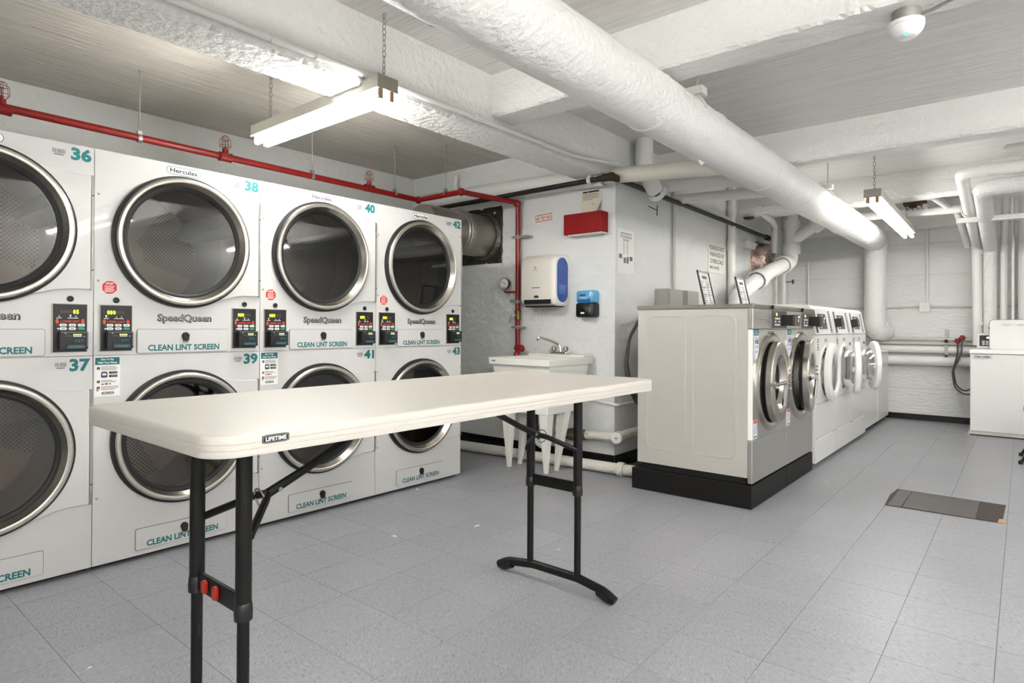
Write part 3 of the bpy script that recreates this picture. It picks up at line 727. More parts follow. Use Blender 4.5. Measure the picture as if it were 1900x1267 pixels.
    MB('rubber').lathe((-.012, -.27, 0), (1, 0, 0), [(.262, 0), (.25, -.02), (.20, -.025), (.16, .0)], 48).build('door_back', d)
    MB('glassdark').lathe((-.012, -.27, 0), (1, 0, 0), [(.165, .01), (.15, -.03), (.12, -.07), (.06, -.09), (0, -.095)], 40).build('door_glass', d)
    MB('chrome').tube(fillet([(.045, -.545, 0), (.062, -.42, 0), (.062, -.28, 0), (.060, -.275, -.03), (.050, -.272, -.155)], .03), .0125, 10).use('chrome').lathe((.02, -.515, 0), (1, 0, 0), [(.022, 0), (.022, .03), (.0, .034)], 16).build('door_handle', d)
    hg = MB('chrome')
    for z in (-.06, -.03, .0, .03, .06): hg.lathe((.028, -.006, z), (1, 0, 0), [(.008, 0), (.008, .02), (0, .022)], 10)
    hg.build('hinge_bolts', d)
    return t
steel_washer(3.921, math.radians(4.5), 'closer stainless front load washer with grey side panel showing')
steel_washer(4.637, math.radians(8), 'second stainless front load washer, between the first and the white washers')

# ------------------------------------------------------------------ white front-load washers
def white_washer(y0, ang, label):
    W = .684
    t = thing('front_load_washer', (XW, y0, 0), label, 'washing machine', 'white front load washers')
    MB('enamel2').box(-.76, .003, .035, -.02, W-.002, 1.082).use('rubber').box(-.74, .02, 0, -.05, W-.02, .036).build('body', t)
    plate_hole(MB('enamel2'), .002, .517, W-.002, 1.078, .342, .765, .205, FX(0)).build('front_panel', t)
    MB('enamel2').add([(0, .002, .513), (0, W-.002, .513), (0, W-.002, .235), (0, .002, .235), (-.004, W-.002, .222), (-.004, .002, .222), (0, W-.002, .208), (0, .002, .208), (0, W-.002, .032), (0, .002, .032), (-.02, W-.002, .032), (-.02, .002, .032), (-.02, .002, .513), (-.02, W-.002, .513)],
        [(0, 3, 2, 1), (3, 5, 4, 2), (5, 7, 6, 4), (7, 9, 8, 6), (9, 11, 10, 8), (0, 1, 13, 12), (0, 12, 11, 9, 7, 5, 3), (1, 2, 4, 6, 8, 10, 13)]).use('zinc').rect(FX(-.003), .03, .218, .05, .226, 0, .004).rect(FX(-.003), W-.05, .218, W-.03, .226, 0, .004).build('lower_panel', t)
    sec = [(0, 1.084), (-.040, 1.300), (-.052, 1.318), (-.075, 1.328), (-.20, 1.334), (-.76, 1.334), (-.76, 1.084)]
    k = len(sec); vs = [(x, y, z) for y in (.002, W-.002) for x, z in sec]
    MB('enamel2').add(vs, [tuple(range(k)), tuple(range(k, 2*k))[::-1]]+[(i, (i+1) % k, k+(i+1) % k, k+i) for i in range(k)]).build('control_head', t)
    u = V(-.040, 0, .216).normalized(); fr = (V(0, 0, 1.084), V(0, 1, 0), u, V(u.z, 0, -u.x))
    p = MB('charcoal').rect(fr, .045, .012, .105, .205, .0003, .0008).build('reader_strip', t)
    c = MB('black').prism(rrect(.05, .062, .135, .138, .005, 3), fr, 0, .055); c.use('charcoal').prism(rrect(.052, .060, .133, .14, .005, 3), fr, .055, .062); c.build('card_reader', p)
    q = MB('charcoal').rect(fr, .165, .045, .435, .175, .0003, .0008)
    q.use('white').rect(fr, .20, .055, .26, .062, .0012); q.rect(fr, .225, .07, .24, .095, .0012)
    for i in range(5): q.rect(fr, .20+.022*i, .125+.008*i-.004*(i == 4)*4, .216+.022*i, .134+.008*i-.004*(i == 4)*4, .0012)
    q.rect(fr, .31, .155, .335, .165, .0012)
    q.use('orange').rect(fr, .345, .066, .415, .082, .0012); q.use('greyink').rect(fr, .365, .052, .42, .060, .0012); q.build('control_panel', t)
    r_ = MB('charcoal').rect(fr, .535, .010, .60, .205, .0003, .0008); r_.use('white'); rnd = random.Random(2)
    for i in range(8):
        z = .016+i*.0235; r_.rect(fr, .545, z, .545+rnd.uniform(.015, .045), z+.006, .0012); r_.rect(fr, .555+rnd.uniform(0, .015), z+.010, .590, z+.015, .0012)
    r_.build('price_strip', t)
    hb = MB('ink').prism(rrect(.29, 1.012, .39, 1.050, .018, 5), FX(0), .0002, .0006); hb.use('paper').prism(rrect(.292, 1.014, .388, 1.048, .017, 5), FX(0), .0004, .0008); hb.use('ink').text('HERCULES', FX(0), .34, 1.022, .020, .086, bold=.03, d=.0012); hb.build('badge', t)
    st = MB('greyink'); rnd = random.Random(int(y0*10))
    for i in range(5):
        z = 1.045-.02*i; st.use('ink' if i % 2 else 'greyink').rect(FX(0), .05, z-.012, .05+rnd.uniform(.03, .05), z, .0006)
    st.build('sticker', t)
    MB('charcoal').prism(rrect(.56, .975, .615, 1.0, .006, 3), FX(0), .0003, .004).build('door_button', t)
    cy_, cz = .342, .765
    MB('doorwhite').lathe((0, cy_, cz), (1, 0, 0), [(.228, 0), (.226, .006), (.210, .010), (.203, .004), (.200, -.03)], 56).build('porthole_rim', t)
    MB('rubber').lathe((0, cy_, cz), (1, 0, 0), [(.204, -.01), (.185, -.04), (.175, -.09)], 44).build('door_seal', t)
    MB('drumdark').lathe((0, cy_, cz), (1, 0, 0), [(.18, -.08), (.24, -.10), (.24, -.5), (0, -.52)], 44).build('drum', t)
    d = MB('doorwhite').lathe((.012, -.25, 0), (1, 0, 0), [(.150, 0), (.232, 0), (.242, .006), (.246, .022), (.242, .042), (.232, .050), (.205, .054), (.175, .050), (.160, .04), (.152, .02), (.150, 0)], 56).build('door', t, (.006, cy_+.25, cz))
    d.rotation_euler.z = ang
    MB('glasswasher').lathe((.012, -.25, 0), (1, 0, 0), [(.176, .02), (.174, .0), (.168, -.06), (.15, -.115), (.115, -.148), (.06, -.162), (0, -.165)], 44).build('door_bowl', d)
    MB('glasswasher').lathe((.012, -.25, 0), (1, 0, 0), [(.165, .038), (.1, .048), (0, .052)], 40).build('door_window', d)
    MB('doorwhite').box(.05, -.475, -.055, .066, -.425, .055).build('door_handle', d, bev=.006)
    lk = MB('zinc').box(-.012, -.478, -.02, .012, -.462, .02); lk.build('door_catch', d)
    return t
white_washer(5.432, math.radians(2), 'first white front load washer, beside the stainless ones, door pushed nearly shut')
white_washer(6.118, math.radians(14), 'middle white front load washer with its glass bowl door ajar')
white_washer(6.804, math.radians(21), 'last white front load washer with its door swung widest open')

for y0, lab in ((7.515, 'low white cabinet washer just past the white front load washers'), (8.275, 'low white cabinet washer in the corner by the far wall')):
    t = thing('top_load_washer', (XW-.01, y0, 0), lab, 'washing machine')
    MB('enamel2').box(-.66, 0, .05, 0, .735, .84).use('rubber').box(-.62, .02, 0, -.04, .715, .05).build('cabinet', t, bev=.008)
    MB('doorwhite').box(-.66, 0, .842, .005, .735, .872).build('top_deck', t, bev=.008)
    MB('enamel2').box(-.52, .08, .872, -.06, .655, .886).build('lid', t, bev=.005)

# white top loader at the right with lid raised
t = thing('top_load_washer', (-.442, 8.25, 0), 'white top load washer with raised lid and oval badge, at the right', 'washing machine')
MB('enamel2').box(0, .004, .045, .70, .72, .868).build('cabinet', t, bev=.006)
MB('pipegrey').box(-.012, -.004, .012, .71, .70, .043).use('rubber').box(.02, .02, 0, .68, .68, .014).build('plinth', t)
MB('doorwhite').box(-.006, -.004, .872, .706, .72, .918).build('top_deck', t, bev=.008)
badge(MB(), FY(0), .105, .845, .165, .036, d=.006).build('badge', t)
ul = V(0, .10, 1).normalized(); frl = (V(0, .30, .918), V(1, 0, 0), ul, V(0, -ul.z, ul.y))
lid = MB('enamel2').prism(rrect(.15, 0, .75, .325, .03, 5), frl, -.012, 0).build('lid', t, bev=.003)
e1 = MB('greyink').tube([frl[0]+frl[1]*a+frl[2]*b_+frl[3]*.001 for a, b_ in ((.152, .0), (.152, .285), (.157, .305), (.167, .317), (.19, .323), (.74, .323))], .0025, 6).build('lid_rim', lid)
em = MB('pipegrey')
for i in range(4):
    c = .30+.125*i
    em.add([frl[0]+frl[1]*(c+a)+frl[2]*(.265+b_)+frl[3]*.002 for a, b_ in ((-.055, 0), (-.02, .012), (.02, .012), (.055, 0), (.02, -.012), (-.02, -.012))], [(0, 1, 2, 3, 4, 5)])
em.build('embossed_mark', lid)
MB('rubber').lathe(frl[0]+frl[1]*.152+frl[2]*.23+frl[3]*.0, (0, -1, 0), [(.006, 0), (.006, .005), (0, .005)], 10).build('lid_bumper', lid)
cn = MB('doorwhite').prism([(0, .918), (.70, .918), (.70, 1.09), (0, 1.09)], FY(.56, .03), 0, -.14).build('console', t, bev=.006)
dp = MB('black').rect(FY(.56), .055, .945, .35, 1.065, .0005, .003); dp.use('ledwhite').rect(FY(.56), .12, 1.03, .165, 1.048, .004)
dp.use('white')
for i in range(5):
    for j in range(3): dp.rect(FY(.56), .078+.034*i, .957+.018*j, .104+.034*i, .969+.018*j, .004)
dp.build('display_panel', cn)
bz = MB('zinc').box(-.045, -.012, .0, .0, .03, .014).build('levelling_foot', t)

# ------------------------------------------------------------------ pipes overhead
def pipe(name, mat_, pts, r, label, cat='pipe', rad=.12, group=None, n=16):
    o = MB(mat_).tube(fillet(pts, rad) if len(pts) > 2 else pts, r, n).build(name); tag(o, label, cat, group); return o
def collar(parent, p, ax, r, w_, mat_='pipewhite', name='pipe_joint'):
    return MB(mat_).lathe(p, ax, [(r*.9, -w_/2), (r, -w_/2), (r*1.02, 0), (r, w_/2), (r*.9, w_/2)], 24).build(name, parent)
# the big lagged pipe
bx, bz_ = -1.43, 2.248
pts = [(bx, Y0+.02, bz_)]+[(bx, y, bz_+.003*math.sin(y*3)) for y in [(-1.5+.25*i) for i in range(40)]]+[(bx, 8.52, bz_)]
crv = fillet([(bx, 8.5, bz_), (bx-.01, 8.93, bz_), (bx-.015, 8.93, 2.07)], .26, 8)
big = MB('pipewrap').tube([p for p in pts if p[1] < 8.5]+crv, [.144]*len([p for p in pts if p[1] < 8.5])+[.144-.016*i/(len(crv)-1) for i in range(len(crv))], 40).build('insulated_pipe')
tag(big, 'big white lagged pipe running overhead down the length of the room', 'pipe')
crv = fillet([(bx-.015, 8.93, 2.085), (bx-.015, 8.93, 1.13), (bx+.06, 9.13, 1.10)], .14, 8)
MB('pipewrap').tube(crv, [.124]*(len(crv)-5)+[.128, .132, .135, .13, .12], 36).build('vertical_leg', big)
for y in (2.78, 3.48, 4.45, 5.3, 7.0): collar(big, (bx, y, bz_), (0, 1, 0), .1462, .05 if y < 4 else .02, 'pipewrap')
tp = MB('torn'); rnd = random.Random(4)
a0 = math.radians(228); vs = []
for i in range(9):
    t_ = 2*PI*i/9; rr = rnd.uniform(.6, 1.1); aa = a0+.17*rr*math.sin(t_); yy = 1.41+.05*rr*math.cos(t_)
    vs.append((bx+.1455*math.cos(aa), yy, bz_+.1455*math.sin(aa)))
tp.add(vs+[(bx+.150*math.cos(a0), 1.41, bz_+.150*math.sin(a0))], [(i, (i+1) % 9, 9) for i in range(9)]).build('torn_patch', big)
lf = MB('pipewrap'); a1 = math.radians(262)
lf.add([(bx+q*math.cos(a), y, bz_+q*math.sin(a)) for q, y, a in ((.1465, 3.50, a1+.9), (.147, 3.50, a1+.1), (.168, 3.47, a1), (.1475, 3.40, a1+.05), (.147, 3.44, a1+.6))], [(0, 1, 2, 3, 4)]).build('lifted_flap', big)
def clamp(y):
    mb = MB('pipegrey').tube([(bx+.149*math.cos(a), y, bz_+.149*math.sin(a)) for a in [math.radians(20+14*i) for i in range(12)]], .008, 6)
    mb.tube([(bx+.09, y, bz_+.12), (bx+.09, y, ZC)], .006, 6); mb.box(bx+.04, y-.035, bz_+.12, bx+.13, y+.035, bz_+.16); mb.build('pipe_hanger', big)
clamp(3.15); clamp(6.0)

# sprinkler main
RX, RZ = -4.165, 2.272
sp_ = MB('red').tube(fillet([(RX, Y0+.02, RZ+.03), (RX, 3.70, RZ-.01), (-3.63, 3.70, RZ-.01), (-3.505, 4.30, 2.25), (-3.505, 4.305, 1.0)], .03, 4), .0225, 16).build('sprinkler_pipe'); tag(sp_, 'red sprinkler pipe above the dryers, dropping down the wall behind the sink', 'pipe')
def elbow(p, r=.034): return MB('red').sphere(p, r, 10).build('pipe_fitting', sp_)
for p in ((RX, 3.70, RZ-.01), (-3.63, 3.70, RZ-.01), (-3.505, 4.29, 2.24)): elbow(p)
for q, y in (('a', .779), ('b', 1.967), ('c', 3.161)):
    f_ = MB('red').lathe((RX, y, RZ), (0, 1, 0), [(.0225, -.045), (.032, -.04), (.030, -.02), (.030, .02), (.032, .04), (.0225, .045)], 18).cyl((RX, y, RZ), (RX, y, RZ+.052), .02, 14).build('sprinkler_tee', sp_)
    cg = MB('red')
    for k in range(6):
        a = k*PI/3; cg.tube([(RX+r_*math.cos(a), y+r_*math.sin(a), RZ+.05+h) for r_, h in ((.016, 0), (.036, .02), (.034, .06), (.018, .09), (0, .096))], .0014, 5)
    for r_, h in ((.036, .025), (.031, .068)): cg.tube([(RX+r_*math.cos(a), y+r_*math.sin(a), RZ+.05+h) for a in [2*PI*i/16 for i in range(16)]], .0014, 5, closed=True)
    cg.build('head_guard', sp_)
    MB('brass').lathe((RX, y, RZ+.05), (0, 0, 1), [(.008, 0), (.010, .02), (.003, .022), (.003, .06), (.014, .062), (0, .064)], 10).build('sprinkler_head', sp_)
for x, y in ((RX, 1.44), (RX, 2.63), (RX, 3.43), (-3.82, 3.70)):
    hg = MB('zinc').tube([(x, y, RZ+.035), (x, y, ZC)], .0045, 8); hg.lathe((x, y, ZC-.02), (0, 0, 1), [(.009, 0), (.009, .02)], 8)
    ax = (0, 1, 0) if x == RX else (1, 0, 0)
    hg.lathe((x, y, RZ), ax, [(.0235, -.011), (.0255, -.011), (.0255, .011), (.0235, .011)], 18); hg.box(x-.012, y-.012, RZ+.02, x+.012, y+.012, RZ+.045); hg.build('pipe_hanger', sp_)
dr = MB('red').tube(fillet([(-3.505, 4.305, 1.0), (-3.505, 4.305, .935), (-3.42, 4.27, .945), (-3.40, 4.20, .94), (-3.40, 4.16, .90), (-3.40, 4.15, .86)], .03), .023, 14).build('drain_bend', sp_)
for p in ((-3.505, 4.30, .945), (-3.41, 4.24, .945)): MB('red').sphere(p, .031, 9).build('pipe_fitting', sp_)
MB('brass').cyl((-3.40, 4.155, .80), (-3.40, 4.155, .90), .017, 12).build('drain_nipple', sp_)
MB('brass').lathe((-3.505, 4.305, 1.19), (0, 0, 1), [(.0225, 0), (.03, .01), (.026, .05), (.03, .09), (.0225, .1)], 16).build('test_valve', sp_)
vh = MB('zinc').tube([(-3.505, 4.27, 1.24), (-3.525, 4.25, 1.235), (-3.545, 4.25, 1.20), (-3.555, 4.25, 1.17)], .008, 8)
vh.tube([(-3.505, 4.28, 1.37), (-3.53, 4.25, 1.385), (-3.55, 4.25, 1.36)], .007, 8); vh.build('valve_handle', sp_)
for z in (1.94, 1.36, 1.13):
    MB('zinc').box(-3.56, 4.275, z-.008, -3.38 if z > 1.5 else -3.45, YS, z+.008).lathe((-3.505, 4.305, z), (0, 0, 1), [(.024, -.014), (.027, -.014), (.027, .014), (.024, .014)], 16).build('wall_clip', sp_)
MB('red').tube(fillet([(-3.505, 4.305, 1.448), (-3.60, 4.29, 1.448), (-3.633, 4.28, 1.448), (-3.635, 4.27, 1.47)], .02), .0095, 10).build('gauge_branch', sp_)
g = MB('black').lathe((-3.64, 4.28, 1.528), (0.12, -1, 0), [(0, -.03), (.045, -.03), (.052, 0), (.052, .012), (.047, .014)], 28); g.use('gauge').lathe((-3.64, 4.28, 1.528), (.12, -1, 0), [(.047, .012), (0, .012)], 28)
fg = (V(-3.64, 4.28, 1.528)+V(.12, -1, 0).normalized()*.0128, V(1, .12, 0).normalized(), V(0, 0, 1), V(.12, -1, 0).normalized())
g.use('ink').add([fg[0]+fg[1]*a+fg[2]*b_+fg[3]*.001 for a, b_ in ((-.034, .022), (.012, -.012), (.016, -.006))], [(0, 1, 2)])
for i in range(11):
    a = math.radians(225-27*i); g.rect((fg[0]+fg[1]*.036*math.cos(a)+fg[2]*.036*math.sin(a), fg[1], fg[2], fg[3]), -.003, -.002, .003, .002, .001)
g.rect(fg, -.018, -.036, .018, -.031, .001); g.build('pressure_gauge', sp_)

# black and white pipes at the corner
bp_ = pipe('black_pipe', 'blackpipe', [(-4.7, 4.165, 2.285), (-2.462, 4.165, 2.302), (-2.462, 8.0, 2.262)], .021, 'black iron pipe turning the corner under the ceiling', rad=.02)
for p in ((-2.462, 4.165, 2.302),): MB('rust').sphere(p, .036, 10).cyl((-2.54, 4.165, 2.302), (-2.47, 4.165, 2.302), .031, 14).cyl((-2.462, 4.17, 2.302), (-2.462, 4.25, 2.301), .029, 14).build('rusty_elbow', bp_)
MB('rust').lathe((-2.462, 7.95, 2.262), (0, 1, 0), [(.021, -.06), (.034, -.05), (.034, .05), (.0, .055)], 14).build('end_fitting', bp_)
MB('pipewhite').lathe((-2.66, 4.165, 2.30), (1, 0, 0), [(.023, -.016), (.028, -.016), (.028, .016), (.023, .016)], 18).box(-2.672, 4.155, 2.33, -2.648, 4.175, 2.42).cyl((-2.66, 4.165, 2.42), (-2.66, 4.165, 2.5), .006, 8).box(-2.69, 4.15, 2.49, XS, 4.18, 2.5).build('pipe_hanger', bp_)
wp = pipe('lagged_pipe', 'pipewhite', [(-4.7, 4.272, 2.405), (-3.6, 4.272, 2.378), (-2.62, 4.272, 2.345)], .076, 'white lagged pipe high on the wall behind the black pipe', rad=.05, n=24)
collar(wp, (-2.63, 4.272, 2.345), (1, 0, .03), .08, .04)
MB('pipewhite').add([(-2.62, 4.20, 2.30), (-2.59, 4.20, 2.28), (-2.56, 4.20, 2.255), (-2.63, 4.205, 2.262), (-2.66, 4.21, 2.27)], [(0, 1, 2, 3, 4)]).build('loose_flap', wp)
pipe('cream_pipe', 'pipecream', [(-2.60, 4.30, 2.352), (-1.48, 4.30, 2.262)], .062, 'cream pipe joining the big lagged pipe from the left', n=24)
st = pipe('capped_stub', 'pipewhite', [(-4.31, 4.315, 2.44), (-4.31, 4.315, 2.60)], .026, 'short white vertical pipe stub above the red sprinkler pipe')
MB('pipecream').sphere((-4.31, 4.315, 2.605), .032, 9).build('stub_cap', st)
q = pipe('riser_pipe', 'pipewhite', [(-2.42, 4.62, ZC), (-2.42, 4.62, 2.40), (-2.40, 4.78, 2.30)], .072, 'white riser pipe coming down through the slab behind the cream pipe', n=20)
collar(q, (-2.40, 4.80, 2.29), (0, 1, -.4), .085, .05)
for yy, z0_, z1_, r_, lb_ in ((4.98, 2.375, 2.315, .055, 'upper white waste pipe running sideways behind the big pipe'), (5.42, 2.335, 2.285, .045, 'lower white waste pipe running sideways behind the big pipe')):
    pipe('waste_pipe', 'pipewhite', [(XS, yy, z0_), (-1.50, yy, z1_)], r_, lb_, n=20)
cdt = pipe('conduit', 'pipewhite', [(-2.518, Y0+.02, 2.383), (-2.518, 3.70, 2.378), (-2.515, 3.95, 2.40), (-2.50, 4.20, 2.42), (-2.45, 4.26, 2.42)], .0155, 'white conduit clipped along the side of the main ceiling beam', 'conduit', rad=.05)
for y in (1.40, 1.62, 2.7, 3.35): MB('pipewhite').lathe((-2.518, y, 2.38), (0, 1, 0), [(.0155, -.02), (.0195, -.018), (.0195, .018), (.0155, .02)], 14).build('coupling', cdt)

# ------------------------------------------------------------------ alcove wall items
t = thing('exhaust_duct', (-3.97, YS, 1.99), 'sooty metal exhaust duct with foil plate on the wall behind dryer 42', 'duct')
pl = MB('foildark'); n = 10
vs = [(-.29+.53*i/n, -.012+random.gauss(0, .006), -.26+.53*j/n) for j in range(n+1) for i in range(n+1)]
pl.add(vs, [(j*(n+1)+i, j*(n+1)+i+1, (j+1)*(n+1)+i+1, (j+1)*(n+1)+i) for i in range(n) for j in range(n)], True).build('foil_plate', t)
MB('foil').lathe((0, 0, 0), (0, -1, 0), [(.225, .01), (.215, .03), (.205, .05)], 40).build('sealant_ring', t)
MB('steeldark').lathe((0, 0, 0), (0, -1, 0), [(.196, .0), (.196, .33), (.203, .335), (.203, .40), (.196, .405), (.19, .8), (0, .8)], 48).build('duct_tube', t)
MB('zinc').lathe((0, 0, 0), (0, -1, 0), [(.198, .32), (.206, .325), (.206, .37), (.198, .375)], 48).box(.165, -.37, -.03, .20, -.32, .02).build('clamp_band', t)

t = thing('towel_dispenser', (-3.17, YS, 1.31), 'ivory paper towel dispenser with blue oval side window above the sink', 'dispenser')
def stadium(y0, y1, z0, z1, k=10):
    r_ = (y1-y0)/2; c = (y0+y1)/2
    return [(c+r_*math.cos(PI*i/k), z1-r_+r_*math.sin(PI*i/k)) for i in range(k+1)]+[(c-r_*math.cos(PI*i/k), z0+r_-r_*math.sin(PI*i/k)) for i in range(k+1)]
def sect(y0, z0, z1, rf, rb, k=8):
    out = []
    for i in range(k+1): a = PI/2+PI/2*i/k; out.append((y0+rf+rf*math.cos(a), z1-rf+rf*math.sin(a)))
    for i in range(k+1): a = PI+PI/2*i/k; out.append((y0+rf*.7+rf*.7*math.cos(a), z0+rf*.7+rf*.7*math.sin(a)))
    out += [(0, z0), (0, z1)]
    return out
rings = [[(x, y if y > -.001 else y*(1-ins*.0)+ (ins if y < -.1 else 0), z+(ins if z < .2 else -ins)) for y, z in sect(-.21, 0, .44, .10, .02)] for x, ins in ((-.185, .02), (-.178, .006), (-.165, 0), (.135, 0), (.165, .004), (.178, .014), (.18, .02))]
loft(MB('plasticgrey'), rings).build('cover', t, ang=50)
rim = MB('doorwhite').prism(stadium(-.195, -.008, .015, .425), (V(.178, 0, 0), V(0, 1, 0), V(0, 0, 1), V(1, 0, 0)), 0, .006).build('window_frame', t)
wn = MB('bluewin').prism(stadium(-.178, -.025, .032, .408), (V(.184, 0, 0), V(0, 1, 0), V(0, 0, 1), V(1, 0, 0)), 0, .004)
wn.use('bluewin2').rect(FX(.188), -.15, .10, -.06, .18, .0005).use('bluewin2').lathe((.188, -.10, .265), (1, 0, 0), [(.007, 0), (.007, .002), (0, .002)], 12); wn.build('side_window', t)
MB('rubber').rect(FY(-.2), -.14, .018, .14, .055, .004, .007).build('towel_slot', t)
nt = MB('rubber').add([(-.035, -.212, .07), (.02, -.212, .07), (.012, -.2125, .09), (-.027, -.2125, .09)], [(0, 1, 2, 3)]).build('tear_notch', t)
lb = MB('greyink').lathe((-.02, -.211, .325), (0, -1, 0), [(.007, 0), (.012, .0008), (.012, .001), (.007, .001)], 16).rect(FY(-.211), -.045, .303, .008, .307, .0006).rect(FY(-.211), -.06, .152, .03, .160, .0006)
lb.build('printed_mark', t)
MB('black').box(-.16, -.17, -.006, .15, -.03, .004).build('feed_grille', t)

t = thing('soap_dispenser', (-2.775, YS, 1.215), 'blue and black soap dispenser on the wall beside the towel dispenser', 'dispenser')
loft(MB('black'), [[(a, y, b_) for a, b_ in rrect(-.088+i, 0+i*.3, .088-i, .118, .018, 4)] for y, i in ((0, 0), (-.07, 0), (-.09, .008), (-.096, .02))]).build('base', t, ang=50)
loft(MB('soap'), [[(a, y, b_) for a, b_ in rrect(-.086+i, .119, .086-i, .222-i*.5, .02, 4)] for y, i in ((0, 0), (-.065, 0), (-.085, .008), (-.09, .02))]).build('cartridge', t, ang=50)
MB('soapdark').rect(FY(-.0915), -.06, .121, .06, .150, 0, .0006).build('liquid_level', t)
lb = MB('navy').rect(FY(-.0915), -.045, .176, .015, .190, 0, .0008); lb.use('white').rect(FY(-.0915), -.04, .150, .025, .153, .0008).rect(FY(-.0915), -.04, .163, .035, .166, .0008); lb.build('printed_mark', t)
MB('white').rect(FY(-.097), -.03, .028, .005, .042, 0, .0006).build('maker_print', t)

t = thing('red_box', (-2.79, YS, 1.905), 'red metal box fixed high on the wall near the corner', 'box')
MB('redbox').box(-.185, -.105, 0, .185, 0, .168).build('housing', t, bev=.005)
MB('pipegrey').box(-.15, -.09, -.012, .18, -.005, 0).build('bottom_plate', t)
nm = MB('papercream'); n = 8; vs = []
for j in range(n+1):
    for i in range(n+1):
        a, b_ = i/n, j/n; curl = .05*max(0, (a-.55))*max(0, (.5-b_))*4
        vs.append((-2.865+.2*a-curl*.3, YS-.004-curl, 2.085+.195*b_+curl*.2))
nm.add(vs, [(j*(n+1)+i, j*(n+1)+i+1, (j+1)*(n+1)+i+1, (j+1)*(n+1)+i) for i in range(n) for j in range(n)], True)
fr = FY(YS-.0045)
nm.use('ink').rect(fr, -2.848, 2.252, -2.80, 2.266, .001).rect(fr, -2.795, 2.252, -2.69, 2.266, .001)
nm.use('greyink')
for i, a in enumerate((.15, .16, .14, .16, .10)): nm.rect(fr, -2.85, 2.238-i*.011, -2.85+a, 2.242-i*.011, .001)
nm.use('ink').rect(fr, -2.75, 2.14, -2.745, 2.165, .001)
tag(nm.build('paper_notice'), 'curling cream paper notice taped above the red box', 'notice')

sg = MB('signwhite').rect(FY(YS-.002), -.1, 0, .1, .072, 0, .003); sg.use('redsign').rect(FY(YS-.005), -.094, .060, .094, .066, .0005).rect(FY(YS-.005), -.094, .006, .094, .012, .0005)
sg.text('INSP. TEST VALVE', FY(YS-.005), 0, .021, .029, .184, bold=.02, d=.0008)
o = tag(sg.build('wall_sign', None, (-3.255, 0, 2.06)), 'small white sign in red letters reading INSP. TEST VALVE', 'sign'); o.rotation_euler.y = math.radians(-3)

sg = MB('paper').rect(FX(XS+.002), 4.395, 1.58, 4.665, 1.945, 0, .0015); f = FX(XS+.0035)
sg.use('greyink').text('THE DISPENSER', f, 4.53, 1.872, .021, .19, bold=.02).text('DRAWER', f, 4.53, 1.845, .021, .10, bold=.02).rect(f, 4.44, 1.905, 4.63, 1.912, .0006)
sg.use('pipegrey').rect(f, 4.485, 1.735, 4.505, 1.835, .0006).rect(f, 4.54, 1.735, 4.565, 1.835, .0006)
sg.use('charcoal').rect(f, 4.415, 1.70, 4.465, 1.735, .0008).rect(f, 4.49, 1.665, 4.53, 1.71, .0008).rect(f, 4.54, 1.665, 4.575, 1.72, .0008).rect(f, 4.59, 1.69, 4.64, 1.725, .0008)
tag(sg.build('instruction_sheet'), 'laminated white instruction sheet on the side wall near the corner', 'notice')

sg = MB('signwhite').rect(FX(XS+.002), 6.26, 1.72, 6.73, 2.04, 0, .004); f = FX(XS+.006)
for s_, z, wd in (('PLEASE DO NOT', 1.965, .40), ('WASH RUGS OR', 1.893, .39), ('OVERLOAD', 1.822, .36), ('MACHINES.', 1.760, .26)):
    sg.use('ink').text(s_, f, 6.49 if wd > .3 else 6.43, z, .046 if z > 1.8 else .034, wd, bold=.015)
tag(sg.build('wall_sign'), 'white sign reading PLEASE DO NOT WASH RUGS OR OVERLOAD MACHINES', 'sign')

# utility sink
t = thing('utility_sink', (-3.03, 4.0, 0), 'white plastic utility sink on four tapered legs under the towel dispenser', 'sink')
def trap(mb, b0, z0, t0, z1):
    (x0, y0, x1, y1), (a0, c0, a1, c1) = b0, t0
    return mb.add([(x0, y0, z0), (x1, y0, z0), (x1, y1, z0), (x0, y1, z0), (a0, c0, z1), (a1, c0, z1), (a1, c1, z1), (a0, c1, z1)], [(0, 3, 2, 1), (0, 1, 5, 4), (1, 2, 6, 5), (2, 3, 7, 6), (3, 0, 4, 7)])
bs = MB('sinkplastic'); trap(bs, (-.23, -.20, .23, .25), .53, (-.285, -.25, .285, .30), .835)
trap(bs, (-.20, -.17, .20, .14), .56, (-.25, -.215, .25, .17), .888); bs.build('basin', t)
rm = MB('sinkplastic')
o_ = [(-.305, -.28), (.305, -.28), (.305, .34), (-.305, .34)]; i_ = [(-.25, -.215), (.25, -.215), (.25, .17), (-.25, .17)]
vs = [(x, y, .888) for x, y in o_]+[(x, y, .888) for x, y in i_]+[(x*.985, y*.985, .832) for x, y in o_]+[(x*.93, y*.9, .832) for x, y in o_]
rm.add(vs, [(k, (k+1) % 4, 4+(k+1) % 4, 4+k) for k in range(4)]+[(8+k, 8+(k+1) % 4, (k+1) % 4, k) for k in range(4)]+[(12+k, 12+(k+1) % 4, 8+(k+1) % 4, 8+k) for k in range(4)])
rm.build('rim', t, bev=.006)
MB('sinkplastic').box(-.27, .20, .888, .30, .345, .905).build('faucet_deck', t, bev=.005)
MB('sinkplastic').box(-.235, -.205, .455, .235, .255, .53).build('leg_frame', t, bev=.006)
